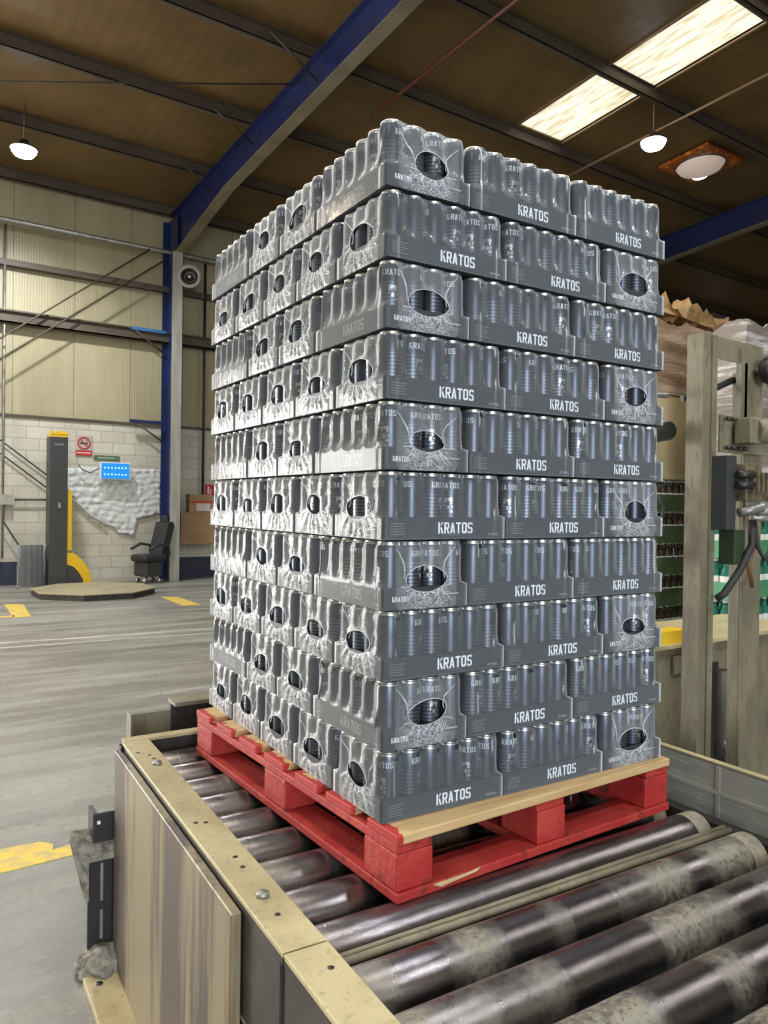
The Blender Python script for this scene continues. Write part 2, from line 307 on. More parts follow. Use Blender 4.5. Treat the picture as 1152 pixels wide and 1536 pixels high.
# far wall: blockwork below, ribbed cladding above, with an opening added out of view to the left for daylight
DX0, DX1, DZ = -11.0, -4.2, 3.7
CW = 2.42
mb = MB(); mb.box(DX1, X1, Y1, Y1+.2, FZ, CW, 0); mb.box(X0, DX0, Y1, Y1+.2, FZ, CW, 0); mb.box(DX1, X1, Y1+.04, Y1+.2, CW, 6.95, 1); mb.box(X0, DX0, Y1+.04, Y1+.2, CW, 6.95, 1); mb.box(DX0, DX1, Y1+.04, Y1+.2, DZ, 6.95, 1)
wall = struct(mb.build('wall_far', [M['block'], M['clad']]))
struct(MB().box(DX1, 2.1, Y1-.012, Y1+.0, FZ, -.28).build('baseboard_far', M['navy'])); struct(MB().box(4.15, X1, Y1-.012, Y1+.0, FZ, -.28).build('baseboard_far', M['navy']))
struct(box('wall_left', (X0-.2, X0, Y0, Y1, FZ, 8.4), M['clad'])); struct(box('wall_right', (X1, X1+.2, Y0, Y1, FZ, 8.4), M['clad'])); mb = MB(); mb.box(X0, -5.8, Y0-.2, Y0, FZ, 8.5); mb.box(-1.0, X1, Y0-.2, Y0, FZ, 8.5); mb.box(-5.8, -1.0, Y0-.2, Y0, 3.7, 8.5); struct(mb.build('wall_near', M['clad']))  # opening in the near wall added for the cool fill
# wall rails (girts)
mb = MB(); mb.box(DX1, X1, Y1-.03, Y1+.06, CW-.02, CW+.035)
struct(mb.build('trim_1', M['purlin']))
mb = MB(); mb.box(DX0, X1, Y1-.16, Y1+.04, 4.10, 4.13); mb.box(DX0, X1, Y1-.16, Y1-.15, 4.10, 4.30); mb.box(DX0, X1, Y1-.22, Y1+.04, 4.30, 4.33)
struct(mb.build('trim_2', M['purlin'])); struct(box('trim_3', (DX0, X1, Y1-.12, Y1+.04, 5.16, 5.27), M['purlin']))
struct(MB().tube([(DX0, Y1-.25, 5.93), (X1, Y1-.25, 5.93)], .045, 10).build('trim_4', M['steel']))
# purlins
i = 5
for py in [14.0-1.97*k for k in range(0, 12)]:
    z = roof_z(py, -.2); mb = MB(); mb.box(X0, X1, py-.03, py+.05, z, z+.015); mb.box(X0, X1, py-.005, py+.005, z, z+.2); mb.box(X0, X1, py-.05, py+.03, z+.185, z+.199); mb.box(X0, X1, py-.03, py-.022, z, z+.03)
    struct(mb.build('trim_%d' % i, M['purlin'])); i += 1
# portal frames: blue columns and rafters with pale inner flanges
for cr in (-5.5, 4.25, 13.95):
    cx = cr-.05; mb = MB(); yb = 13.55
    mb.box(cx-.006, cx+.006, yb, Y1-.02, FZ, 6.6); mb.box(cx-.1, cx+.1, Y1-.04, Y1-.02, FZ, 6.6); mb.box(cx-.1, cx+.1, yb-.016, yb, FZ, 5.85, 1)
    mb.box(cx-.09, cx-.084, yb, yb+.10, FZ, 6.2, 0)
    struct(mb.build('trim_%d' % i, [M['blue'], M['pale_steel']])); i += 1
    mb = MB(); cx = cr
    prof = [(13.9, 5.80), (11.2, 6.32), (7.5, 6.60), (-9, 7.70)]; top = lambda y: roof_z(y, -.205); flange = [M['blue'], M['tan_flange']]
    for (ya, za), (yb2, zb) in zip(prof, prof[1:]):
        mb.prism([(cx-.006, ya, za), (cx-.006, yb2, zb), (cx-.006, yb2, top(yb2)), (cx-.006, ya, top(ya))], (.012, 0, 0))
        mb.prism([(cx-.1, ya, za-.016), (cx+.1, ya, za-.016), (cx+.1, yb2, zb-.016), (cx-.1, yb2, zb-.016)], (0, 0, .016), 1)
        mb.prism([(cx-.1, ya, top(ya)-.016), (cx+.1, ya, top(ya)-.016), (cx+.1, yb2, top(yb2)-.016), (cx-.1, yb2, top(yb2)-.016)], (0, 0, .016), 0)
    struct(mb.build('trim_%d' % i, flange)); i += 1
# blue wall brackets and bracing rods
br = empty('wall_bracket', (4.1, Y1-.2, 4.28), 0, 'light blue steel bar bracket on wall left of the blue column, upper one', 'bracket')
box('bar', (-.68, .02, -.03, .03, 0, .06), mat('light_blue_paint', (.05, .17, .38), .4), br); MB().tube([(-.6, 0, .0), (0, 0, -.4)], .018, 8).build('strut', M['purlin'], br)
br = empty('wall_bracket', (4.1, Y1-.2, 2.44), 0, 'purple blue steel bracket on wall above the crumpled white foil', 'bracket')
box('bar', (-.68, .02, -.03, .03, 0, .06), M['blue'], br); MB().tube([(-.55, 0, .0), (.02, 0, -.38)], .018, 8).build('strut', M['purlin'], br)
def rod(a, b, r, label, m='purlin', name='bracing_rod', cat='rod', g=None):
    mbx = MB(); mbx.tube([a, b], r, 8); return tag(mbx.build(name, M[m]), label, cat, g)
rod((-1.2, Y1-.3, 1.95), (3.75, Y1-.3, 5.90), .016, 'upper thin diagonal bracing rod across the cream cladding')
rod((-1.2, Y1-.34, 1.60), (4.1, Y1-.34, 5.78), .016, 'lower thin diagonal bracing rod across the cream cladding')
rod((-.1, Y1-.05, 2.90), (2.35, Y1-.05, 1.02), .012, 'upper of two thin wires sloping down to the wrapping machine', 'dark', 'wall_wire', 'wire')
rod((-.1, Y1-.05, 2.66), (2.35, Y1-.05, .78), .012, 'lower of two thin wires sloping down to the wrapping machine', 'dark', 'wall_wire', 'wire')
rod((1.17, Y1-.1, -.2), (1.17, Y1-.1, 5.9), .022, 'thin vertical pipe running up the left end of the wall', 'steel', 'wall_pipe', 'pipe')
rod((-1, 11.1, 6.45), (4.22, 8.62, 6.98), .012, 'long thin tie rod crossing under the roof panels', 'dark', 'tie_rod', 'rod')
for (yy, dx, lab) in ((11.75, -.62, 'short stay from purlin to blue rafter, lowest of the three'), (9.9, -.8, 'short stay from purlin to blue rafter, middle of three'), (7.87, -.8, 'short stay from purlin to blue rafter, topmost of three')):
    rod((4.25+dx, yy, roof_z(yy, -.2)), (4.2, yy+.1, roof_z(yy, -.55)), .014, lab, 'dark', 'rafter_stay', 'stay')
rod((5.5, 8.6, 6.88), (5.75, 2.5, 7.30), .03, 'dull red sprinkler pipe under the roof above the stack', 'redpipe', 'sprinkler_pipe', 'pipe')
rod((9.35, 8.9, 6.72), (9.55, 3.0, 7.10), .022, 'thin copper coloured conduit passing behind the hanging lamp', 'conduit', 'roof_conduit', 'pipe')
rod((9.8, 9.7, 6.9), (12.6, 9.7, 6.9), .05, 'pale pipe lying along a purlin right of the stack top', 'steel', 'roof_pipe', 'pipe')

# hanging lamps
for k, (lx, ly, lz, e) in enumerate(LAMPS):
    lab = ('glaring white high bay lamp at far left under the roof', 'small glaring white lamp hanging beside the bright skylight')[k] if k < 2 else 'added high bay lamp out of view under the roof, lighting the hall'
    lp = empty('hanging_lamp', (lx, ly, lz), 0, lab, 'lamp', 'added high bay lamps out of view' if k > 1 else None)
    MB().lathe([(0, .12), (.06, .12), (.09, .05), (.21, .0), (.21, -.02), (.19, -.02), (.19, .0), (0, .01)], 20).build('housing', M['dark'], lp)
    MB().lathe([(0, -.004), (.185, -.004), (.18, -.06), (.14, -.11), (0, -.14)], 20).build('lens', M['lampglow'], lp)
    MB().tube([(0, 0, .12), (0, 0, roof_z(ly, -.0)-lz)], .008, 6).build('cord', M['conduit'], lp)
    l = light('SPOT', 'lamp_light', (0, 0, -.17), e*2.2, (1, .80, .58) if k == 6 else COOL, (.14,)); l.data.spot_size = math.radians(165); l.data.spot_blend = .6; l.parent = lp
# round grille unit on an orange panel
ht = empty('ceiling_vent', (11.8, 7.05, roof_z(7.05, -.1)), 0, 'round ribbed glass lamp dish on an orange square ceiling panel', 'ceiling lamp')
ht.rotation_euler = (-math.atan(.065), 0, 0)
box('panel', (-.54, .54, -.50, .50, 0, .06), M['orange'], ht)
MB().lathe([(0, -.16), (.22, -.14), (.38, -.07), (.43, 0), (.43, .0)], 40).build('dish', mat('ribbed_pale_glass', (.72, .58, .50), .3, emis=.28), ht)
mb = MB()
for r in (.44, .30, .16): mb.tube([(r*math.cos(a*PI/16), r*math.sin(a*PI/16), -.02-.13*(1-(r/.44)**2)) for a in range(33)], .012, 6, cap=False)
mb.build('ring', M['dark'], ht); MB().lathe([(0, 0), (.12, 0), (.13, -.012), (0, -.02)], 20, 0, Matrix.Translation((.16, .12, -.118))).build('dish_highlight', mat('dish_highlight_glow', (1, .97, .9), .3, emis=2.2), ht)  # small glowing disc added as the bright highlight on the dish

# ---- things on the far wall
sg = empty('no_smoking_sign', (2.595, Y1-.02, 1.94), 0, 'square no smoking sign with red ring and red strip on blockwork', 'sign')
box('board', (-.155, .155, 0, .012, -.20, .20), mat('sign_dull_white', (.50, .42, .38), .5), sg)
mb = MB(); mb.tube([(.11*math.cos(a*PI/14), -.006, .05+.11*math.sin(a*PI/14)) for a in range(29)], .012, 6, cap=False); mb.tube([(-.08, -.006, .13), (.08, -.006, -.03)], .009, 6); mb.build('ring', M['signred'], sg)
mb = MB(); mb.box(-.07, .04, -.008, -.002, .035, .06); mb.box(.045, .07, -.008, -.002, .035, .06); mb.tube([(.055, -.006, .07), (.045, -.006, .09), (.06, -.006, .11)], .005, 6); mb.build('cigarette', M['black'], sg)
box('strip', (-.15, .15, -.006, -.001, -.195, -.09), M['signred'], sg)
mb = MB()
for q in range(7): mb.box(-.13+q*.038, -.105+q*.038, -.009, -.006, -.15, -.13)
mb.build('lettering', M['letter'], sg)
gs = empty('green_wall_sign', (3.03, Y1-.02, 1.72), 0, 'narrow dark green sign strip above the blue lit box', 'sign'); box('board', (-.25, .25, 0, .02, -.05, .05), M['signgreen'], gs); box('lettering', (-.17, .15, -.004, -.001, -.015, .015), mat('pale_green', (.3, .38, .25)), gs)
bs = empty('blue_light_box', (3.14, Y1-.24, 1.46), math.radians(-2), 'glowing blue wall box with two rows of white lights', 'light')
box('case', (-.29, .29, 0, .08, -.17, .17), M['white'], bs, .01); box('wall_mount', (-.12, .12, .08, .235, .12, .16), M['steel'], bs); box('lit_panel', (-.265, .265, -.01, -.001, -.15, .15), M['bluelit'], bs)
mb = MB()
for r_ in (0, 1):
    for q in range(7): mb.lathe([(0, 0), (.016, 0), (.014, .008), (0, .012)], 8, 0, Matrix.Translation((-.20+q*.066, -.011, .06-.13*r_)) @ Matrix.Rotation(PI/2, 4, 'X'))
mb.build('light_dots', M['ledwhite'], bs)
MB().tube([(-.29, .04, .05), (-.45, .05, -.05), (-.6, .05, .0), (-.68, .05, .1)], .01, 6).build('cable', M['dark'], bs)
fm = MB(); pts = [(2.27, 1.50), (2.6, 1.535), (3.2, 1.53), (4.1, 1.56), (4.13, 1.0), (4.12, .62), (3.66, .50), (3.56, .12), (3.40, .22), (3.30, .18), (3.15, .34), (3.0, .38), (2.9, .5), (2.75, .58), (2.62, .72), (2.5, .78), (2.4, .93), (2.30, .98)]
nfx = 60; nfz = 44; foil = MB(); g = {}
def inpoly(x, z):
    c_ = False
    for (xa, za), (xb, zb) in zip(pts, pts[1:]+pts[:1]):
        if (za > z) != (zb > z) and x < (xb-xa)*(z-za)/(zb-za)+xa: c_ = not c_
    return c_
fm.bm.free()
for a in range(nfx):
    for b in range(nfz):
        x = 2.27+1.86*a/(nfx-1); z = .12+1.44*b/(nfz-1)
        if inpoly(x, z) : g[a, b] = foil.bm.verts.new((x+.01*noise.noise((x*9, z*9, 1)), Y1-.035-.024*noise.noise((x*11, z*11, 0))-.006*math.sin(z*55+2*math.sin(x*4))-.010*noise.noise((x*26, z*26, 3)), z+.012*noise.noise((x*11, z*7, 4))))
for (a, b), v in g.items():
    if all(q in g for q in ((a+1, b), (a, b+1), (a+1, b+1))): foil.bm.faces.new((v, g[a+1, b], g[a+1, b+1], g[a, b+1])).smooth = True
fe = [Vector((x, Y1-.07, z)) for x, z in pts[11:]]
foil.tube([p+Vector((.03*math.sin(i*2.1), 0, .02*math.cos(i*3))) for i, p in enumerate(fe)], .028, 7)
fo = foil.build('foil_sheet', M['foil']); tag(fo, 'torn white quilted foil sheet hanging on wall behind the chair', 'sheet')
md = fo.modifiers.new('thick', 'SOLIDIFY'); md.thickness = .008
# horn loudspeaker on the column
sp_ = empty('horn_loudspeaker', (4.38, 13.38, 5.36), math.radians(-25), 'round white rimmed horn loudspeaker on top of the blue column', 'loudspeaker')
R90 = Matrix.Rotation(PI/2, 4, 'X')
MB().lathe([(.05, -.2), (.08, -.1), (.17, .0), (.225, .02), (.235, .0), (.225, -.02), (.17, -.03), (.09, -.12), (.05, -.2)], 32, 0, R90).build('horn', mat('grey_horn', (.33, .31, .28), .4), sp_)
MB().lathe([(0, -.12), (.09, -.09), (.15, -.02), (.16, -.0)], 24, 0, R90).build('throat', M['black'], sp_)
MB().lathe([(0, .0), (.025, -.01), (.03, -.06), (0, -.06)], 14, 0, R90).build('driver_cap', M['white'], sp_)
MB().tube([(0, .18, 0), (0, .12, .0)], .05, 12).build('mount', M['steel'], sp_)
# switch box with conduit on the wall, left edge
cb_ = empty('conduit_box', (1.2, Y1-.08, .87), 0, 'small pale junction box with horizontal conduit at left wall edge', 'junction box')
box('box', (-.1, .16, -.05, .05, -.09, .09), M['pale_steel'], cb_); MB().tube([(.16, 0, 0), (.95, 0, .01)], .016, 8).build('conduit', M['dark'], cb_)
MB().tube([(0, -.02, -.05), (-.02, -.03, -.4), (.25, -.03, -.85), (.55, -.03, -1.15)], .014, 8).build('hose', M['dark'], cb_)
# cardboard sheet, box and red sign right of the column
bd = tag(box('brown_wall_cabinet', (4.46, 5.22, Y1-.24, Y1-.012, .0, .66), M['cardboard'], None, .005), 'brown boxy cabinet fixed to the wall right of the column', 'cabinet')
bx_ = empty('cardboard_box', (4.9, Y1-.12, .66), 0, 'open cardboard box with red band standing on the brown wall cabinet', 'box')
box('carton', (-.25, .25, -.1, .1, 0, .38), M['cardboard'], bx_); box('band', (-.255, .255, -.104, -.1, .2, .24), M['signred'], bx_); box('label', (-.1, .2, -.104, -.1, .03, .19), mat('pale_label', (.6, .55, .5)), bx_)
rs = empty('fire_point_sign', (5.17, Y1-.02, 1.13), 0, 'small red fire sign on blockwork beside the stack', 'sign'); box('board', (-.1, .1, 0, .012, -.12, .12), M['signred'], rs)
mb = MB(); mb.box(-.05, -.02, -.006, -.001, -.08, .08); mb.box(.01, .03, -.006, -.001, -.08, .03); mb.build('symbol', M['letter'], rs)
rod((4.98, Y1-.1, 0.66), (4.98, Y1-.1, 5.9), .03, 'dark vertical pipe on the brown wall right of the column', 'dark', 'wall_pipe', 'pipe')

# stretch wrapper: mast and turntable
wm = empty('pallet_wrapping_machine', (1.98, 13.5, FZ), 0, 'charcoal pallet wrapping machine mast with yellow top and guard', 'wrapping machine')
H = 2.74
box('mast', (-.155, .155, -.16, .16, 0, H), M['mast'], wm, .01)
mb = MB(); mb.box(-.15, .15, -.15, .15, H, H+.05); mb.box(-.02, .15, -.16, .1, H+.05, H+.10); mb.box(-.13, -.05, -.16, -.05, H+.05, H+.1); mb.build('cap', M['yellow'], wm)
mb = MB(); mb.box(-.08, .08, -.164, -.159, H-.16, H-.12); mb.build('name_plate', M['letter_dim'], wm); box('handle', (-.01, .03, -.19, -.16, 1.45, 1.55), M['steel'], wm)
mb = MB(); mb.prism([(.155, -.12, .68), (.24, -.12, .68), (.24, -.12, 1.72), (.20, -.12, 1.80), (.155, -.12, 1.78)], (0, .2, 0)); mb.build('carriage_guard', M['yellow'], wm)
ft = [(.155, .64), (.28, .63), (.42, .50), (.53, .34), (.59, .16), (.60, .0), (.46, .0), (.44, .14), (.36, .28), (.27, .38), (.155, .42)]
MB().prism([(x, -.14, z) for x, z in ft], (0, .26, 0)).build('yellow_foot', M['yellow'], wm)
MB().prism([(x, -.13, z) for x, z in [(.155, .0), (.46, .0), (.44, .14), (.36, .28), (.27, .38), (.155, .42)]], (0, .24, 0)).build('foot_cover', M['mast'], wm)
tt = empty('turntable', (2.32, 12.15, FZ), 0, 'low octagonal worn turntable platform on the concrete floor', 'turntable')
mb = MB(); q8 = [(1.08*math.cos(PI/8+k*PI/4)*.92, 1.02*math.sin(PI/8+k*PI/4), 0) for k in range(8)]
mb.prism(q8, (0, 0, .09)); mb.build('edge', M['dark'], tt); MB().prism([(x*1.02, y*1.02, .09) for x, y, z in q8], (0, 0, .016)).build('plate', M['turn'], tt)
fr = empty('wrap_film_rolls', (1.57, 13.5, FZ), 0, 'upright bundle of black film rolls in clear plastic beside mast', 'film rolls')
for k in range(4): MB().lathe([(0, 0), (.05, 0), (.052, .02), (.052, .72), (.03, .73), (0, .73)], 14, 0, Matrix.Translation((-.14+k*.095, .03*(k % 2), .05))).build('roll', M['black'], fr)
mb = MB(); nn = 40; prev = None
for zz in [0, .05, .2, .4, .6, .78]:
    ring = [mb.bm.verts.new(((.235+.02*noise.noise((math.cos(a)*3, math.sin(a)*3, zz*6)))*math.cos(a), (.12+.02*noise.noise((a*2, 3, zz*7)))*math.sin(a), zz)) for a in [2*PI*k/nn for k in range(nn)]]
    if prev:
        for k in range(nn): mb.bm.faces.new((prev[k], prev[(k+1) % nn], ring[(k+1) % nn], ring[k])).smooth = True
    prev = ring
mb.build('clear_bag', M['film_end'], fr)
MB().box(-.25, .25, -.13, .13, 0, .03).build('base', M['steel'], fr)
# chair: low scrapped seat against the column
ch = empty('office_chair', (3.72, 13.55, FZ), math.radians(20), 'black swivel chair with high back parked against the blue column', 'chair')
mb = MB(); mb.box(-.30, .22, -.24, .24, .42, .56, bev=.05); mb.build('seat', M['seat'], ch)
mb = MB(); mb.prism([(.10, -.2, .52), (.24, -.2, .50), (.42, -.2, 1.12), (.38, -.2, 1.2), (.28, -.2, 1.18)], (0, .4, 0)); mb.build('backrest', M['seat'], ch)
MB().box(.30, .42, -.10, .10, 1.18, 1.32, bev=.02).build('headrest', M['seat'], ch)
for s in (-1, 1):
    mb = MB(); mb.tube([(.24, s*.27, .55), (.2, s*.28, .72), (-.02, s*.28, .76), (-.24, s*.28, .66)], .028, 8); mb.build('armrest', M['seat'], ch)
mb = MB(); mb.box(-.24, .16, -.2, .2, .14, .42, bev=.03); mb.build('seat_base', M['mast'], ch)
for a in range(4):
    x, y = .22*math.cos(a*PI/2+.6)-.03, .22*math.sin(a*PI/2+.6)
    MB().lathe([(0, -.02), (.045, -.02), (.05, 0), (.045, .02), (0, .02)], 14, 0, Matrix.Translation((x, y, .05)) @ R90).build('castor', M['chrome'], ch)
    mb = MB(); mb.tube([(x, y, .08), (x*.4, y*.4, .16)], .02, 8); mb.build('leg', M['chrome'], ch)

# floor paint: each its own flat mark
def mark(pts, label, m, name='floor_marking'):
    mb = MB(); mb.prism([(x, y, FZ) for x, y in pts], (0, 0, .003)); tag(mb.build(name, M[m]), label, 'floor marking')
mark([(.83, 11.4), (1.08, 11.3), (.96, 9.95), (.74, 9.9)], 'yellow painted floor stripe in front of the turntable, left one', 'yline')
mark([(.2, 10.06), (.76, 9.98), (.78, 10.12), (.2, 10.2)], 'thin yellow line joining the left yellow stripe at the picture edge', 'yline')
mark([(3.17, 11.25), (3.42, 11.1), (3.40, 10.0), (3.12, 9.98)], 'yellow painted floor stripe right of the turntable', 'yline')
mark([(-1.4, 2.52), (-.43, 2.475), (-.27, 2.46), (-.22, 2.40), (-.24, 2.34), (-.15, 2.36), (-.15, 2.24), (-.46, 2.23), (-1.4, 2.21)], 'thick chipped yellow floor stripe at left near the conveyor', 'yline')
mark([(-.13, 2.28), (-.11, 2.44), (-.02, 2.46), (.0, 2.26)], 'small yellow paint patch beside the conveyor bracket', 'yline')
mark([(-1.5, 8.20), (.31, 8.02), (4.2, 7.62), (4.2, 7.57), (.31, 7.93), (-1.5, 8.10)], 'worn white floor line across the hall, farther of two', 'wline')
mark([(-1.5, 7.86), (.27, 7.69), (4.2, 7.36), (4.2, 7.32), (.27, 7.63), (-1.5, 7.79)], 'worn white floor line across the hall, nearer of two', 'wline')

# ================================================================ CONVEYOR
TH = -.0521
cv = empty('roller_conveyor', (0, 0, 0), TH, 'heavy steel roller conveyor with worn rollers under the red pallet', 'conveyor')
PITCH = .157; RR = .060
rm = MB().lathe([(0, -.635), (.03, -.635), (.03, -.62), (RR-.004, -.62), (RR, -.615), (RR, -.40), (RR, -.2), (RR, 0), (RR, .2), (RR, .4), (RR, .560), (RR, .615), (RR-.004, .62), (.03, .62), (.03, .635), (0, .635)], 40, 0, Matrix.Rotation(PI/2, 4, 'Y'))
for f in rm.bm.faces:
    if abs(f.calc_center_median().x) > .560 and f.calc_center_median().x > 0: f.material_index = 1
rme = rm.mesh('roller', [M['roller'], M['rollerend']]); rmp = rme.copy(); rmp.materials[0] = M['roller_polished']
def is_short(k): return False
for k in range(-4, 10):
    y = -.160+PITCH*k if k < 1 else -.142+PITCH*k-.012
    place('roller', rme if k < 1 or k in (3, 7) else rmp, cv, (.405, y, -RR), (random.random()*6, 0, 0))
# twin rod in the gap behind the second roller
mb = MB(); mb.tube([(-.21, -.088, -.012), (1.02, -.088, -.012)], .0075, 8); mb.tube([(-.21, -.105, -.014), (1.02, -.105, -.014)], .0095, 8); mb.build('cross_rod', M['beige'], cv)
# left side channel: pale top flange, dark web, lower flange, split in two lengths
SK = -.018
for (ya, yb_) in ((-1.1, -.112), (-.106, 1.30)):
    mb = MB(); mb.box(-.312, -.222, ya, yb_, .030, .042, 0, bev=.002); mb.box(-.312, -.304, ya, yb_, -.2, .030, 1); mb.box(-.312, -.23, ya, yb_, -.208, -.198, 0)
    sch = mb.build('side_channel', [M['rail'], M['dark']], cv); sch.rotation_euler.z = SK
for (x, y) in ((-.29, 1.16), (-.262, 1.12), (-.258, 1.08), (-.262, .52), (-.285, .53), (-.26, .30), (-.262, .245), (-.27, .02), (-.255, -.19)):
    MB().lathe([(0, 0), (.0065, 0), (.0065, .0006), (0, .0006)], 12, 0, Matrix.Translation((x, y, .042))).build('bolt_hole', M['black'], sch)
for x, y in ((-.27, .10), (-.262, 1.02)):
    MB().lathe([(0, .012), (.012, .011), (.0145, .008), (.0145, 0), (0, 0)], 6, 0, Matrix.Translation((x, y, .042))).build('bolt', M['steel'], sch)
MB().box(-.318, -.312, -.108, -.100, -.2, .02).build('splice_plate', M['dark'], sch); MB().box(-.32, -.312, -.33, -.27, -.12, -.05, bev=.003).build('slot_cover', M['dark'], sch)
# big worn side panel
mb = MB(); mb.box(-.338, -.316, .10, 1.285, FZ, .022, 0, bev=.003); mb.box(-.342, -.338, .10, .16, FZ, .018, 0); mb.build('side_panel', M['panel'], cv).rotation_euler.z = SK
mb = MB(); mb.box(-.318, -.30, 1.30, 1.306, -.22, .036, 0); mb.box(-.322, -.318, 1.27, 1.306, -.22, .036, 0); mb.build('end_angle', M['dark'], cv).rotation_euler.z = SK
# legs and under-frame
for x, y in ((-.27, 1.2), (-.27, -.6), (1.12, 1.2), (1.12, -.6), (1.12, .3)):
    mb = MB(); mb.box(x-.03, x+.03, y-.03, y+.03, FZ+.01, -.2, 0); mb.box(x-.06, x+.06, y-.06, y+.06, FZ, FZ+.01, 0); mb.build('leg', M['dark'], cv)
mb = MB(); mb.box(-.30, 1.14, -1.1, 1.33, -.24, -.225); mb.build('under_roller_dark', M['dark'], cv)  # dark sheet added to give the darkness seen between the rollers
mb = MB()
for k in range(16): mb.tube([(.55+.02*math.cos(a*PI/5), -.9+k*.034+.026*math.sin(a*PI/5)*1.2, -.19+.012*math.cos(a*PI/5+k)) for a in range(11)], .005, 5, cap=False)
mb.build('drive_chain', M['steel'], cv)
# black slotted bracket and foot at the far end
mb = MB(); mb.box(-.390, -.29, 1.33, 1.342, -.70, -.335, 0); mb.box(-.312, -.29, 1.29, 1.342, -.70, -.335, 0); sb_ = mb.build('slotted_bracket', M['black'], cv)
for z0_, z1_ in ((-.50, -.37), (-.63, -.53)): box('slot', (-.350, -.341, 1.3265, 1.33, z0_, z1_), M['steel'], sb_)
mb = MB(); mb.box(-.375, -.28, 1.33, 1.34, -.30, -.20, 0, bev=.003); mb.box(-.375, -.36, 1.34, 1.42, -.29, -.20, 0); tb_ = mb.build('bracket_tab', M['black'], cv)
box('hole', (-.362, -.352, 1.326, 1.3295, -.235, -.224), M['letter'], tb_)
mb = MB(); mb.prism([(-.28, 1.30, -.335), (-.392, 1.30, -.335), (-.44, 1.36, -.285), (-.44, 1.40, -.27), (-.28, 1.40, -.275)], (0, 0, -.014)); mb.prism([(-.44, 1.36, -.285), (-.392, 1.30, -.335), (-.392, 1.30, -.48), (-.40, 1.32, -.47)], (-.006, 0, 0)); mb.build('mounting_shelf', M['concrete_lump'], cv)
mb = MB(); bmesh.ops.create_icosphere(mb.bm, subdivisions=5, radius=1)
for v_ in mb.bm.verts:
    d = 1+.30*noise.noise(v_.co*2.2)+.07*noise.noise(v_.co*12); v_.co = Vector((v_.co.x*.085*d-.34, v_.co.y*.085*d+1.29, max(v_.co.z, -.3)*.05*d+FZ+.03))
for f in mb.bm.faces: f.smooth = True
mb.build('mortar_lump', M['concrete_lump'], cv)
mb = MB(); mb.box(-.42, -.26, .62, 1.24, FZ, FZ+.025, 0, bev=.003); mb.lathe([(0, 0), (.012, 0), (.012, .001), (0, .001)], 12, 1, Matrix.Translation((-.38, 1.18, FZ+.026))); mb.build('base_plate', [M['rail'], M['black']], cv)
# right side rail
mb = MB(); mb.box(1.10, 1.108, -1.4, 1.3, -.03, .128, 0); mb.box(1.10, 1.122, -1.4, 1.3, .122, .131, 1); mb.box(1.094, 1.10, -1.4, 1.3, .040, .050, 0); mb.box(1.095, 1.10, -.02, -.008, -.028, .12, 0); mb.build('side_rail', [M['grail'], M['rail']], cv)
mb = MB(); mb.box(1.06, 1.12, -1.4, 1.3, -.22, -.03, 0); mb.build('bearing_beam', M['dark'], cv)
# far end cross members
mb = MB(); mb.box(-.28, 1.1, 1.335, 1.345, -.12, .035, 0); mb.box(-.28, 1.1, 1.302, 1.345, .034, .044, 1); mb.build('end_cross_member', [M['dark'], M['rail']], cv)
mb = MB(); mb.box(-.18, -.02, 1.66, 1.67, -.07, .035, 0); mb.box(-.19, -.18, 1.60, 1.67, -.07, .05, 0); mb.box(-.02, .9, 1.66, 1.70, -.10, .06, 1); mb.box(-.02, .9, 1.60, 1.70, .06, .075, 0); mb.build('far_cross_member', [M['beige'], M['dark']], cv)

# ================================================================ PALLET
pl = empty('wooden_pallet', (0, 0, 0), 0, 'red painted wooden block pallet under the stack of cans', 'pallet')
PX, PY, PH = .966, 1.203, .150
def plank(name, b, m, bev=.003):
    mb = MB(); mb.box(*b, bev=bev); return mb.build(name, m, pl)
m, n, p, o = nt('pine_with_red_overspray'); v = coords(n, (1, 12, 12)); f, h = noise_ramp(n, v, 4, .35, .7); col = mixc(n, f, (.60, .42, .21), (.46, .29, .13))
tc = node(n, 'ShaderNodeTexCoord'); sp = node(n, 'ShaderNodeSeparateXYZ'); n.links.new(tc.outputs['Object'], sp.inputs[0]); fx, hx = noise_ramp(n, coords(n), 30, .3, .7)
fac = mathn(n, 'LESS_THAN', mathn(n, 'ADD', sp.outputs[0], mathn(n, 'MULTIPLY', fx, -.03)), .004); n.links.new(mixc(n, fac, col, (.42, .03, .025)), p.inputs['Base Color']); p.inputs['Roughness'].default_value = .65; bump(n, p, h, .3); M['board'] = m
ys = [0, .19, .355, .545, .72, .90, 1.08]; ws = [.123]*7
for y, w_ in zip(ys, ws): plank('deck_board', (0, PX, y, y+w_, .128, PH), M['board'])
for x in (0, .43, PX-.10): plank('stringer_board', (x+.002, x+.10, .006, PY-.002, .106, .1275), M['red'])
for x in (0, .433, PX-.105):
    for y in (0, .53, PY-.14): plank('block', (x+.003, x+.103, y+.006, y+.138, .0225, .1055), M['red'], .004)
for x in (0, .43, PX-.10): plank('bottom_board', (x, x+.10, .101, PY-.101, 0, .022), M['red'])
for y in (0, PY-.10): plank('bottom_board', (0, PX, y, y+.10, 0, .022), M['red'])
mb = MB()
mb.prism([(.10, -.0015, .020), (.22, -.0015, .021), (.235, -.006, .027), (.225, -.008, .022), (.12, -.005, .012)], (0, .001, -.003)); mb.build('splinter', M['wood'], pl)

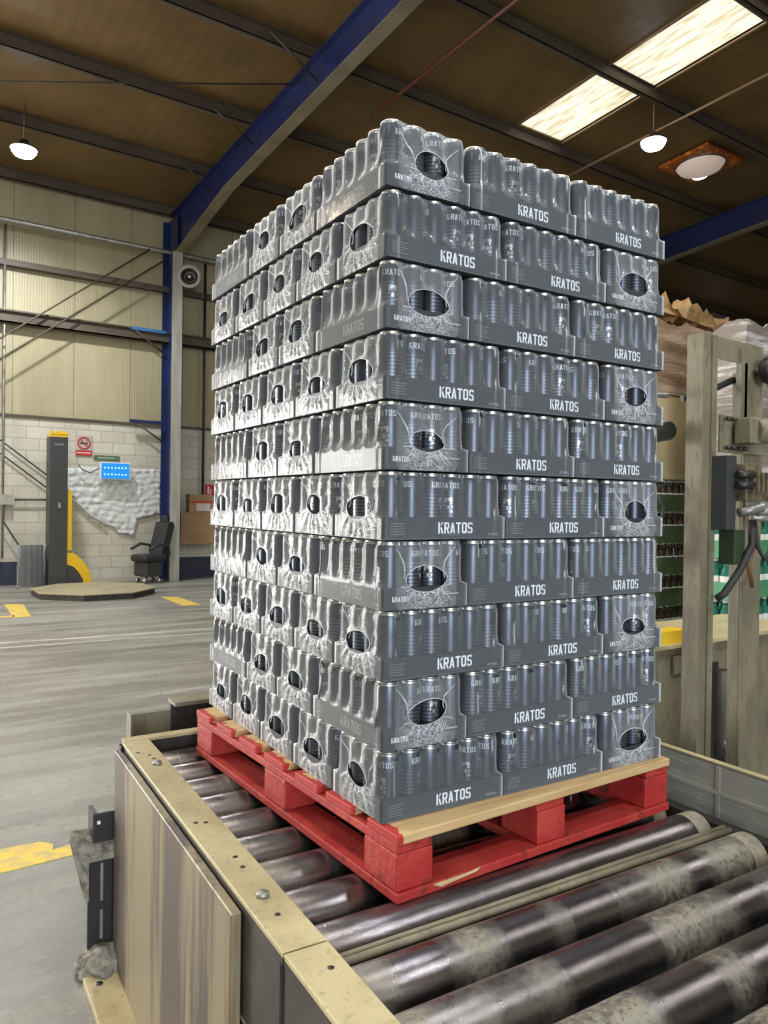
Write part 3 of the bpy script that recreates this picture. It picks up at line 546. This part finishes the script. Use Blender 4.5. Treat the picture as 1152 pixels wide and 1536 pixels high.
# ================================================================ LETTERS
def glyph(ch):
    W, S = .56, .17
    R = lambda x0, x1, y0, y1: [(x0, y0), (x1, y0), (x1, y1), (x0, y1)]
    if ch == 'K': return [R(0, S, 0, 1), [(S*.6, .42), (S*1.2, .62), (W, 1), (W-.19, 1)], [(.22, .50), (.36, .62), (W+.02, 0), (W-.18, 0)]]
    if ch == 'R': return [R(0, S, 0, 1), R(S, W-.08, 1-S*.85, 1), R(S, W-.08, .42, .42+S*.85), [(W-S, .50), (W-.08, .42), (W, .52), (W, .9), (W-.08, 1), (W-S, .92)], [(.24, .42), (.40, .42), (W+.02, 0), (W-.16, 0)]]
    if ch == 'A': return [[(0, 0), (S, 0), (W/2+.07, 1), (W/2-.10, 1)], [(W-S, 0), (W, 0), (W/2+.10, 1), (W/2-.07, 1)], R(.20, W-.12, .20, .32)]
    if ch == 'T': return [R(0, W, 1-S*.9, 1), R(W/2-S/2, W/2+S/2, 0, 1-S*.9)]
    if ch == 'O': return [[(.0, .14), (S, .2), (S, .8), (0, .86)], [(W-S, .2), (W, .14), (W, .86), (W-S, .8)], [(.0, .14), (.12, 0), (W-.12, 0), (W, .14), (W-S, .2), (S, .15), (S, .2)], [(0, .86), (S, .8), (S, .85), (W-S, .85), (W-S, .8), (W, .86), (W-.12, 1), (.12, 1)]]
    if ch == 'S': return [R(.02, W-.1, 0, S*.9), [(W-S, .08), (W-.1, 0), (W, .12), (W, .42), (W-.1, .54), (W-S, .46)], R(.1, W-.1, .42, .42+S*.85), [(0, .56), (.1, .44), (S, .52), (S, .92), (.1, 1), (0, .88)], R(.1, W-.02, 1-S*.9, 1), R(0, S, .0, .24), R(W-S, W-.0, .78, .98)]
    seg = {'0': 'abcdef', '1': 'bc', '2': 'abged', '3': 'abgcd', '4': 'fgbc', '5': 'afgcd', 'm': None, 'l': None, 'x': None}
    if ch == 'x': return [[(0, 0), (.12, 0), (.5, .6), (.38, .6)], [(.38, 0), (.5, 0), (.12, .6), (0, .6)]]
    if ch == 'l': return [R(.2, .34, 0, 1)]
    if ch == 'm': return [R(0, .12, 0, .6), R(.22, .34, 0, .6), R(.44, .56, 0, .6), R(.0, .56, .5, .62)]
    if ch in seg:
        D = {'a': R(0, .5, .88, 1), 'b': R(.38, .5, .5, 1), 'c': R(.38, .5, 0, .5), 'd': R(0, .5, 0, .12), 'e': R(0, .12, 0, .5), 'f': R(0, .12, .5, 1), 'g': R(0, .5, .44, .56)}
        return [D[s] for s in seg[ch]]
    return []
def text_polys(s, h, xc, zb, adv=.68, wsc=1.0):
    out = []; tw = (len(s)*adv-(adv-.56))*h*wsc; x = xc-tw/2
    for ch in s:
        for pl_ in glyph(ch): out.append([(x+a*h*wsc, zb+b*h) for a, b in pl_])
        x += adv*h*wsc
    return out
# ================================================================ CANS
CR = .0282; CP = .0570
def can_mesh(with_text, rot):
    mb = MB(); mb.lathe([(0, .005, 1), (.020, .004, 1), (.0225, 0, 1), (.0240, .002, 1), (CR, .013, 0), (CR, .05, 0), (CR, .1, 0), (CR, .1375, 0), (.0262, .1455, 0), (.0247, .1495, 1), (.0258, .1515, 1), (.0258, .1535, 1), (.0245, .1540, 1), (.0235, .1505, 1), (0, .1505, 1)], 28)
    if with_text:
        for pl_ in text_polys('KRATOS', .0135, 0, .1195, .70, 1.02):
            vs_ = [mb.bm.verts.new(((CR+.0004)*math.cos(a/CR), (CR+.0004)*math.sin(a/CR), z_)) for a, z_ in pl_]
            mb.bm.faces.new(vs_).material_index = 2
        for q in range(8): # small line of print under the emblem
            a = (-.012+q*.003)/CR; mb.bm.faces.new([mb.bm.verts.new(((CR+.0004)*math.cos(a+da), (CR+.0004)*math.sin(a+da), z_)) for da, z_ in ((0, .022), (.07, .022), (.07, .025), (0, .025))]).material_index = 2
    return mb.mesh('can', [M['can'], M['aluminium'], M['letter_can']])
CAN = can_mesh(True, 0)
# ================================================================ TRAY
TX, TY, TZ = .1745, .1168, .052
def tray_mesh():
    mb = MB(); t = .0016
    mb.box(-TX, TX, -TY, TY, 0, .0018)
    for s in (-1, 1):
        a, b = sorted((s*TY, s*(TY-t))); mb.box(-TX, TX, a, b, 0.0018, TZ)
        a, b = sorted((s*TX, s*(TX-t))); mb.box(a, b, -TY+t, TY-t, .0018, TZ)
    def put(polys, side, mi, e=.0005):
        for pl_ in polys:
            if side == 'L-': P = [(a, -TY-e, b) for a, b in pl_]
            elif side == 'L+': P = [(-a, TY+e, b) for a, b in pl_]
            elif side == 'E-': P = [(-TX-e, -a, b) for a, b in pl_]
            else: P = [(TX+e, a, b) for a, b in pl_]
            mb.poly(P, mi)
    R = lambda x0, x1, y0, y1: [(x0, y0), (x1, y0), (x1, y1), (x0, y1)]
    for sd in ('L-', 'L+'):
        put(text_polys('KRATOS', .0265, .025, .0140, .655, 1.0), sd, 1)
        put([R(.0+q*.0045, .003+q*.0045, .0095, .0115) for q in range(9)], sd, 2)
        for r_ in range(5): put([R(-.160, -.118-.006*(r_ % 2), .012+r_*.006, .0142+r_*.006)], sd, 2)
        put(text_polys('24x355ml', .006, .140, .009, .74, .9), sd, 3)
        put([R(-.172+q*.0078, -.168+q*.0078, .0012, .0034) for q in range(44)], sd, 2, .0004)   # perforated edge
    for sd in ('E-', 'E+'):
        put(text_polys('KRATOS', .0120, -.072, .019, .66, .98), sd, 1); put([R(.055+q*.0048, .0585+q*.0048, .030, .0335) for q in range(8)], sd, 3)
        for r_ in range(2): put([R(.05, .1, .016+r_*.006, .0172+r_*.006)], sd, 2)
    return mb.mesh('cardboard_tray', [M['tray'], M['letter'], M['letter_dim'], M['letter_can']])
TRAY = tray_mesh()
# ================================================================ FILM
FH = .1562
def side_prof(t, sd):          # outline of cans and film along a row at row coordinate t -> how far the film dips between cans
    k = round((t/CP)-.5)+.5; dx = abs(t-k*CP); dip = CR-math.sqrt(max(CR*CR-dx*dx, 0)) if dx < CR else CR
    return min(dip, .0045+.25*max(0, dip-.0045), .0085)
def film_mesh(seed):
    rnd = random.Random(seed); mb = MB(); E = .0010
    zs = [.0006, .012, .03, .046, TZ+.0015, .058, .066, .08, .10, .12, .134, .141, .148, .1535, FH]
    def vprof(z):              # inward step above the tray, taper at the can neck
        if z <= TZ+.002: return 0, 1.
        k = min(1, (z-TZ-.002)/.028); ins = .0034*k
        if z > .136: ins += .0045*((z-.136)/.0205)**1.3
        return ins, 0.
    # path of (base x, y, outward normal, dip, cornerness) for the -y side; mirrored for +y
    def strip(sy):
        path = []; cx = 2.5*CP; cy = 1.5*CP
        for a in range(7): th = -PI*(0)+a/6*PI/2; path.append(('c', cx, cy, th))            # +x corner: normal from +x to +y
        for q in range(61): path.append(('s', cx-q/60*2*cx, cy, 0))
        for a in range(7): path.append(('c', -cx, cy, PI/2+a/6*PI/2))
        rows = []
        for z in zs:
            ins, low = vprof(z); row = []
            for kd, x, y, th in path:
                if kd == 'c':
                    c_, s_ = math.cos(th), math.sin(th); mx = max(abs(c_), abs(s_))
                    rx, ry = TX-2.5*CP+E, TY-1.5*CP+E
                    if low: X_ = x+rx*c_/mx; Y_ = y+ry*s_/mx
                    else: rr = 1; X_ = x+(rx-ins)*c_; Y_ = y+(ry-ins)*s_
                else:
                    dip = 0 if low else side_prof(x, 0)*min(1, (z-TZ)/.03); top = 1 if z < .136 else 1+.5*(z-.136)/.02
                    X_ = x; Y_ = TY+E-ins-dip*top
                    if not low: Y_ += .0010*noise.noise((x*40+seed*7, z*25, sy))
                row.append(mb.bm.verts.new((X_, sy*Y_, z)))
            rows.append(row)
        row = [mb.bm.verts.new((v_.co.x*.93, v_.co.y*.72, FH+.0006)) for v_ in rows[-1]]; rows.append(row)
        for A, B in zip(rows, rows[1:]):
            for k in range(len(A)-1):
                f = mb.bm.faces.new((A[k], A[k+1], B[k+1], B[k]) if sy > 0 else (A[k+1], A[k], B[k], B[k+1])); f.smooth = True
    strip(1); strip(-1)
    # ends with the oval opening
    def endcap(sx):
        hy = 1.5*CP; N = 72; T = [0, .05, .12, .22, .35, .5, .66, .82, .93, 1]
        ea = .053+rnd.uniform(-.009, .007); eb = .028+rnd.uniform(-.005, .004); ec = rnd.uniform(-.008, .008); ez = .072+rnd.uniform(-.006, .007); tilt = rnd.uniform(-.12, .12)
        def surf(y, z):
            ins, low = vprof(z)
            dip = 0 if low else side_prof(y, 0)*min(1, (z-TZ)/.03)
            return TX+E-ins-dip
        ph = [rnd.uniform(0, 6) for _ in range(4)]; rings = []; edge = []
        for t in T:
            ring = []
            for k in range(N):
                th = 2*PI*k/N; c_, s_ = math.cos(th), math.sin(th)
                pe = (ec+ea*c_*(1+.04*math.sin(3*th+ph[0]))-tilt*eb*s_, ez+eb*s_*(1+.05*math.sin(2*th+ph[1]))+tilt*ea*c_)
                # to rectangle boundary
                ux, uz = c_, s_; cz = .078; tb = min((hy/abs(ux)) if abs(ux) > 1e-6 else 9, ((FH-cz)/uz if uz > 1e-6 else ((cz-.0006)/(-uz) if uz < -1e-6 else 9)))
                pb = (ux*tb, cz+uz*tb)
                y = pe[0]*(1-t)+pb[0]*t; z = pe[1]*(1-t)+pb[1]*t
                lowness = max(0, -s_+.25)
                amp = (1-t)*t*4*(.0014+.0030*lowness)
                w_ = math.sin(th*17+ph[2])*.5+math.sin(th*29+ph[3])*.35+noise.noise((y*110+seed, z*110, sx*3))*.9
                x = surf(y, z)*min(1, t*4)+(TX-.0015)*(1-min(1, t*4))+.0012*(1-t)+amp*w_*(1 if t < 1 else 0)+(.0005 if t < 1 else 0)
                ring.append(mb.bm.verts.new((sx*max(x, surf(y, z)-.001), sx*y, z)))
                if t == 0: edge.append(Vector((sx*(x+.0006), sx*y, z)))
            rings.append(ring)
        for ti, (A, B) in enumerate(zip(rings, rings[1:])):
            for k in range(N):
                k2 = (k+1) % N; f = mb.bm.faces.new((A[k], A[k2], B[k2], B[k])); f.smooth = True
                low = B[k].co.z < .060 and .05 < T[ti] < .9
                f.material_index = 1
        mb.tube(edge+[edge[0], edge[1]], .0009, 5, 2, cap=False)
        # taut folds running from the opening to the corners and the base
        def strand(p0, p1, sag, r):
            pts_ = []
            for q in range(9):
                t = q/8; y = p0[0]*(1-t)+p1[0]*t+sag*math.sin(PI*t); z = p0[1]*(1-t)+p1[1]*t
                pts_.append((sx*(surf(y, z)+.0012), sx*y, z))
            mb.tube(pts_, [r*(.5+.8*math.sin(PI*min(1, q/8+.1))) for q in range(9)], 5, 2, cap=False)
        for s in (-1, 1):
            strand((ec+s*ea*.97, ez), (s*hy*.98, .138+rnd.uniform(-.01, .01)), -s*.012, .0010+rnd.random()*.0005)
            strand((ec+s*ea*.85, ez-eb*.6), (s*hy*rnd.uniform(.7, 1), .054), s*.006, .0009)
            strand((ec+s*ea*.6, ez-eb*.8), (s*hy*rnd.uniform(.5, .9), .014), s*.003, .0009)
        for q in range(7):
            y0 = ec+rnd.uniform(-.8, .8)*ea; strand((y0, ez-eb*math.sqrt(max(0, 1-((y0-ec)/ea)**2))), (y0*.8+rnd.uniform(-.03, .03), rnd.uniform(.006, .03)), rnd.uniform(-.006, .006), .0006+rnd.random()*.0008)
    endcap(1); endcap(-1)
    bmesh.ops.recalc_face_normals(mb.bm, faces=mb.bm.faces)
    return mb.mesh('shrink_film', [M['film'], M['film_end'], M['film_fold']])
FILMS = [film_mesh(s) for s in range(6)]
# ================================================================ THE STACK
LH = .1598; OX, OY = .0047, .068
ORD = ['bottom', 'second', 'third', 'fourth', 'fifth', 'sixth', 'seventh', 'eighth', 'ninth', 'top']
def layer_words(k): return ('bottom layer' if k == 0 else 'top layer' if k == 9 else ORD[k]+' layer up')
cT, sT = math.cos(TH), math.sin(TH)
def pack(k, x0, y0, alongx, vis, label):
    lx, ly = (.352, .2365) if alongx else (.2365, .352)
    cx, cy = x0+lx/2+random.uniform(-.0006, .0006), y0+ly/2+random.uniform(-.0006, .0006)
    cx += -.0005*k; cy += .0015*k
    wx, wy = OX+cT*cx-sT*cy, OY+sT*cx+cT*cy
    flip = PI if False else 0
    rz = TH+(0 if alongx else -PI/2)+math.radians(random.uniform(-.18, .18))
    p_ = empty('can_pack', (wx, wy, PH+k*LH+.0004), rz, label, 'drinks pack', 'shrink wrapped packs of cans stacked on the pallet')
    place('cardboard_tray', TRAY, p_); place('shrink_film', FILMS[random.randrange(6)], p_)
    for i_ in range(6):
        for j_ in range(4):
            lxp, lyp = (i_-2.5)*CP, (j_-1.5)*CP
            # position relative to the visible faces of the stack
            if alongx: fr_, lf_ = j_, i_            # rows from right-hand visible face, from left visible face
            else: fr_, lf_ = 5-i_, j_
            # rotation -90deg: local x -> world -y ; local y -> world x
            show = ('R' in vis and fr_ < 2) or ('L' in vis and lf_ < 2)
            if show: place('can', CAN, p_, (lxp, lyp, .0019), (0, 0, random.uniform(0, 2*PI)))
    return p_
g_ = .0005
for k in range(10):
    lw = layer_words(k)
    if k % 2 == 0:
        for q in range(5):
            vis = 'L'+('R' if q == 0 else '')
            lab = ('can pack at the near corner, six cans along the right face, %s' % lw) if q == 0 else 'can pack showing its holed end on left face, %s from near corner, %s' % (['', 'second', 'third', 'fourth', 'fifth'][q], lw)
            pack(k, 0, q*.2376, True, vis, lab)
        pack(k, .3535, 0, True, 'R', 'can pack showing printed long side, middle of the right face, %s' % lw)
        pack(k, .7085, 0, False, 'R', 'can pack showing its holed end at right edge of the stack, %s' % lw)
    else:
        pack(k, 0, 0, False, 'LR', 'can pack at the near corner, holed end on right face, %s' % lw)
        pack(k, 0, .3550, True, 'L', 'can pack showing its holed end on left face, second from near corner, %s' % lw)
        pack(k, 0, .3550+.2385, True, 'L', 'can pack showing its holed end on left face, third from near corner, %s' % lw)
        pack(k, 0, .3550+.2385*2+.001, False, 'L', 'can pack showing long side at far left edge of the stack, %s' % lw)
        pack(k, .2395, 0, True, 'R', 'can pack showing printed long side, middle of the right face, %s' % lw)
        pack(k, .5935, 0, True, 'R', 'can pack showing printed long side at right edge, %s' % lw)

# ================================================================ MACHINE FRAME ON THE RIGHT
mf = empty('machine_mast', (.079, .08, 0), 0, 'beige steel two post mast with motor and valves beside the conveyor', 'machine')
mb = MB(); mb.box(1.325, 1.411, .126, .182, FZ, 1.475, 0); mb.box(1.325, 1.334, .120, .126, FZ, 1.475, 0); mb.box(1.38, 1.411, .120, .126, FZ, 1.475, 0); post1 = mb.build('post', M['beige'], mf)
mb = MB(); mb.box(1.583, 1.72, .125, .17, FZ, 1.37, 0, bev=.004); mb.box(1.583, 1.60, .12, .125, FZ, 1.40, 0); post2 = mb.build('post', M['beige'], mf)
mb = MB(); mb.box(1.40, 1.72, .13, .18, 1.45, 1.475, 0); mb.box(1.40, 1.72, .13, .136, 1.40, 1.45, 0); mb.prism([(1.56, .12, 1.45), (1.70, .12, 1.45), (1.58, .12, 1.15), (1.56, .12, 1.15)], (0, .02, 0), 0); mb.build('top_beam', M['beige'], mf)
MB().lathe([(0, -.02), (.045, -.02), (.05, -.01), (.045, 0), (.05, .01), (.045, .02), (0, .02)], 24, 0, Matrix.Translation((1.66, .07, 1.375)) @ R90).build('pulley', M['black'], mf)
MB().tube([(1.66, .13, 1.375), (1.66, .04, 1.375)], .015, 12).build('pulley_axle', M['steel'], mf)
box('mounting_plate', (1.412, 1.70, .105, .115, 1.07, 1.20), M['beige'], mf, .002)
mo = MB().tube([(1.53, .05, 1.145), (1.66, -.01, 1.145)], .042, 24); mo.tube([(1.655, -.008, 1.145), (1.68, -.02, 1.145)], .048, 24); mo = mo.build('motor', M['beige'], mf)
box('motor_flange', (1.47, 1.54, .03, .09, 1.10, 1.19), M['beige'], mf, .004)
mb = MB()
for x in (1.425, 1.46, 1.50, 1.53):
    for z in (1.085, 1.185): mb.lathe([(0, 0), (.009, 0), (.009, .012), (0, .014)], 6, 0, Matrix.Translation((x, .09, z)) @ R90)
mb.build('bolt', M['dark'], mf)
box('control_box', (1.385, 1.44, .06, .12, .80, 1.055), M['mast'], mf, .003)
mb = MB()
for z in (.99, .955): mb.tube([(1.42, .045, z), (1.475, .02, z)], .014, 12)
mb.build('cylinder_end', M['black'], mf)
mb = MB(); mb.box(1.45, 1.53, .03, .10, .90, 1.03, 0, bev=.004); mb.box(1.53, 1.62, .035, .10, .90, 1.0, 0, bev=.004)
for q in range(5): mb.box(1.47+q*.03, 1.485+q*.03, .018, .03, .93, 1.0, 0)
mb.build('valve_block', mat('grimy_bronze', (.24, .20, .13), .5, .4, c2=(.10, .08, .05), scale=25), mf)
mb = MB(); mb.tube([(1.46, .04, .865), (1.66, -.02, .865)], .012, 10); mb.tube([(1.48, .03, .845), (1.62, 0, .835)], .010, 10); mb.tube([(1.44, .05, .86), (1.52, .01, .88)], .016, 10); mb.box(1.50, 1.56, .01, .06, .855, .90, 0); mb.build('linkage', M['steel'], mf)
box('green_box', (1.435, 1.50, .06, .12, .68, .80), mat('dark_green_paint', (.03, .05, .025), .5), mf, .003)
for j, pts_ in enumerate(([(1.52, .05, .86), (1.51, .04, .75), (1.47, .06, .66), (1.41, .08, .58), (1.395, .10, .56)], [(1.53, .05, .86), (1.53, .03, .74), (1.55, .02, .70), (1.66, .0, .80)], [(1.51, .06, .86), (1.535, .04, .76), (1.50, .05, .68), (1.55, .06, .60)])):
    MB().tube(pts_, (.013, .008, .008)[j], 8).build('hose', M['rubber'] if j < 2 else mat('brown_hose', (.15, .07, .03), .5), mf)
MB().tube([(1.16, .26, 1.12), (1.335, .26, 1.15)], .035, 16).build('cross_cylinder', M['black'], mf)
MB().tube([(1.05, .34, 1.30), (1.25, .30, 1.275), (1.33, .26, 1.275)], .010, 8).build('air_pipe', M['steel'], mf)
MB().tube([(1.40, .25, 1.27), (1.48, .22, 1.29), (1.58, .16, 1.345)], .012, 8).build('air_pipe', M['black'], mf)
for pts_ in ([(1.31, .26, .95), (1.25, .27, .94), (1.22, .27, .88), (1.26, .27, .82), (1.31, .27, .80), (1.32, .26, .88), (1.27, .26, .92)], [(1.26, .27, .92), (1.25, .27, .80), (1.24, .27, .70), (1.20, .28, .74), (1.18, .3, .80)]):
    MB().tube(pts_, .006, 8).build('cable_loop', M['rubber'], mf)
mb = MB(); mb.tube([(1.17, .33, .98), (1.15, .33, .88), (1.20, .33, .76), (1.31, .31, .62)], .014, 8); mb.build('pipe_arm', M['steel'], mf)
# cabinet behind
cbn = empty('machine_cabinet', (0, 0, 0), 0, 'low beige steel cabinet with yellow edge behind the mast', 'cabinet')
box('body', (1.45, 2.9, .62, 1.0, FZ, .29), M['beige'], cbn); mb = MB(); mb.box(1.45, 2.9, .58, 1.02, .29, .305, 0); mb.build('top_plate', M['rail'], cbn)
mb = MB(); mb.box(1.45, 1.95, .60, .625, .305, .35, 0); mb.box(1.45, 1.95, .60, .68, .35, .358, 0); mb.build('yellow_angle', M['yellow'], cbn)
box('hinge_plate', (1.86, 1.99, .605, .62, .17, .25), M['beige'], cbn, .003)
box('recess_shade', (2.06, 2.20, .612, .62, -.7, .19), M['black'], cbn)  # black slab on the flat front, painting in the dark of a niche
ps = empty('hydraulic_ram', (2.10, .52, FZ), 0, 'dark upright cylinder with looped cables in front of beige cabinet', 'cylinder')
MB().lathe([(0, 0), (.05, 0), (.05, .42), (.038, .44), (.038, .90), (0, .90)], 20).build('barrel', M['dark'], ps)
for j in range(3): MB().tube([(-.08, -.05, .62-.03*j), (-.04, -.06, .52-.03*j), (.03, -.065, .44-.02*j), (.07, -.04, .50), (.07, -.03, .62)], .006, 6).build('cable', M['rubber'] if j else M['steel'], ps)

# ================================================================ STACKS OF GOODS BEHIND
def bottle_tray(loc, sx, sy, nx, ny, h, trayh, tm, gm, label, group, text=False):
    t = empty('bottle_tray', loc, 0, label, 'bottle tray', group)
    mb = MB(); mb.box(0, sx, 0, sy, 0, trayh, 0)
    if text:
        for pl_ in text_polys('KRATOS', 0, 0, 0): pass
    mb.build('tray', tm, t)
    if text:
        mb = MB()
        for q in range(6): mb.box(.03+q*.022, .045+q*.022, -.003, 0, .03, .03+.03+.008*(q % 2))
        mb.build('red_print', M['signred'], t)
    pitch = sx/nx
    for i_ in range(nx):
        for j_ in range(ny):
            b = BOT.copy(); b.data = BOT.data; COL.objects.link(b) if False else None
            o_ = place('bottle', BM[gm], t, ((i_+.5)*pitch, (j_+.5)*pitch, trayh*.1))
            o_.scale = (pitch/.07, pitch/.07, (h-trayh*.1)/.215)
    return t
def bottle_mesh(gm):
    return MB().lathe([(0, 0, 0), (.032, 0, 0), (.0335, .01, 0), (.0335, .06, 0), (.034, .062, 1), (.034, .12, 1), (.0325, .124, 0), (.028, .15, 0), (.013, .18, 0), (.013, .2, 0), (.0155, .2, 1), (.0155, .213, 1), (0, .215, 1)], 12).mesh('bottle', [gm, M['cream_cap']])
BM = {'g': bottle_mesh(M['glassgreen']), 'd': bottle_mesh(M['glassdark'])}
BOT = bpy.data.objects.new('tmp', BM['g'])
WP = []
def base_pallet(x, y, sx, sy, label):
    b = empty('wooden_pallet', (x, y, FZ), 0, label, 'pallet')
    for q in range(5): box('deck_board', (0, sx, q*(sy-.1)/4, q*(sy-.1)/4+.1, .12, .14), M['wood'], b)
    for q in range(3):
        for r_ in range(3): box('block', (q*(sx-.1)/2, q*(sx-.1)/2+.1, r_*(sy-.1)/2, r_*(sy-.1)/2+.1, 0, .12), M['wood'], b)
# stack A: olive green shrink wrapped trays, cardboard carton, brown crumpled load
AX, AY = 3.05, 1.70
base_pallet(AX, AY, 1.2, 1.0, 'plain wooden pallet under the olive green trays')
for k in range(8):
    for q in range(3):
        tx = AX+q*.4
        if q == 2 and k < 3: pass
        bottle_tray((tx, AY, FZ+.14+k*.205), .395, .30, 6, 2, .203, .11, M['olivetray'], 'd', 'olive green bottle tray %s of the stack behind the mast, %s' % (['left end', 'middle', 'right end'][q], 'bottom layer' if k == 0 else ('top layer' if k == 7 else ORD[k]+' layer up')), 'olive bottle trays')
tc_ = tag(MB().box(AX, AX+1.15, AY, AY+.9, FZ+.14+8*.205, FZ+.14+8*.205+.55, bev=.01).build('cardboard_carton', mat('tan_carton', (.52, .40, .22), .75, c2=(.42, .32, .17), scale=3)), 'large tan cardboard carton on top of the olive bottle trays', 'carton')
def crumple(name, x0, x1, y0, y1, z0, z1, m, label, amp=.04, seed=0, cat='load'):
    mb = MB(); bmesh.ops.create_cube(mb.bm, size=1); bmesh.ops.subdivide_edges(mb.bm, edges=mb.bm.edges, cuts=22, use_grid_fill=True)
    for v_ in mb.bm.verts:
        u = v_.co+Vector((.5, .5, .5)); P = Vector((x0+u.x*(x1-x0), y0+u.y*(y1-y0), z0+u.z*(z1-z0)))
        nz = noise.noise((P.x*3+seed, P.y*3, P.z*11)); n2 = noise.noise((P.x*7+seed, P.y*7, P.z*4+9)); top = max(0, u.z-.8)*5
        v_.co = P+Vector((nz*amp*.6, nz*amp*.6, (n2*amp*2.2+noise.noise((P.x*14, P.y*14, seed))*amp)*top if u.z > .1 else 0))
    for f in mb.bm.faces: f.smooth = False
    return tag(mb.build(name, m), label, cat)
zA = FZ+.14+8*.205+.55
crumple('wrapped_carton_load', AX, AX+1.0, AY+.0, AY+.9, zA+.002, zA+.46, mat('dark_brown_wrapped_cartons', (.20, .12, .07), .35, c2=(.32, .23, .14), scale=5, stretch=(1, 1, 6), bmp=.5, bscale=20), 'brown film wrapped cartons on top of the tan carton', .03, 2)
crumple('torn_cardboard', AX+.02, AX+1.0, AY+.02, AY+.8, zA+.53, zA+.61, mat('torn_brown_card', (.40, .24, .09), .7, c2=(.18, .09, .04), scale=6), 'crumpled torn brown cardboard on top of the wrapped cartons', .10, 5, 'cardboard')
# stack B: green bottle trays, clear wrapped load
BX, BY = 2.88, 1.08
base_pallet(BX, BY-.02, 1.2, .5, 'plain wooden pallet under the bright green bottle trays')
for k in range(7):
    for q in range(2):
        bottle_tray((BX+.16+q*.4, BY, FZ+.14+k*.235), .395, .265, 6, 2, .233, .10, M['greentray'], 'g' if k % 2 else 'g', 'bright green tray of bottles, %s tray right of the mast post, %s' % (['left', 'right'][q], 'bottom layer' if k == 0 else ('top layer' if k == 6 else ORD[k]+' layer up')), 'green bottle trays', True)
zB = FZ+.14+7*.235
crumple('clear_wrapped_load', BX+.30, BX+1.3, BY, BY+.3, zB+.003, zB+.86, mat('grey_pink_wrapped_goods', (.22, .18, .16), .3, c2=(.50, .47, .46), scale=3, stretch=(1, 1, 10), lo=.5, hi=.6, bmp=.8, bscale=7), 'clear film wrapped goods with glinting creases behind the mast', .03, 8)
bpy.data.objects.remove(BOT)

# small pieces belong to the part they are fixed to
def base(o): return o.name.split('.')[0]
for t in [o for o in sc.objects if o.parent is None and o.type == 'EMPTY']:
    ch = list(t.children)
    for child, par in (('lettering', 'board'), ('symbol', 'board'), ('cigarette', 'board'), ('light_dots', 'lit_panel'), ('name_plate', 'mast'), ('handle', 'mast'), ('motor_flange', 'motor'), ('bolt', 'mounting_plate'), ('cylinder_end', 'control_box'), ('hinge_plate', 'body'), ('recess_shade', 'body'), ('ring', 'dish'), ('dish_highlight', 'dish'), ('headrest', 'backrest'), ('lens', 'housing'), ('splinter', 'bottom_board'), ('label', 'carton'), ('band', 'carton'), ('red_print', 'tray')):
        ps_ = [c for c in ch if base(c) == par]
        if not ps_: continue
        for c in [c for c in ch if base(c) == child and not c.children]:
            c.parent = ps_[-1]
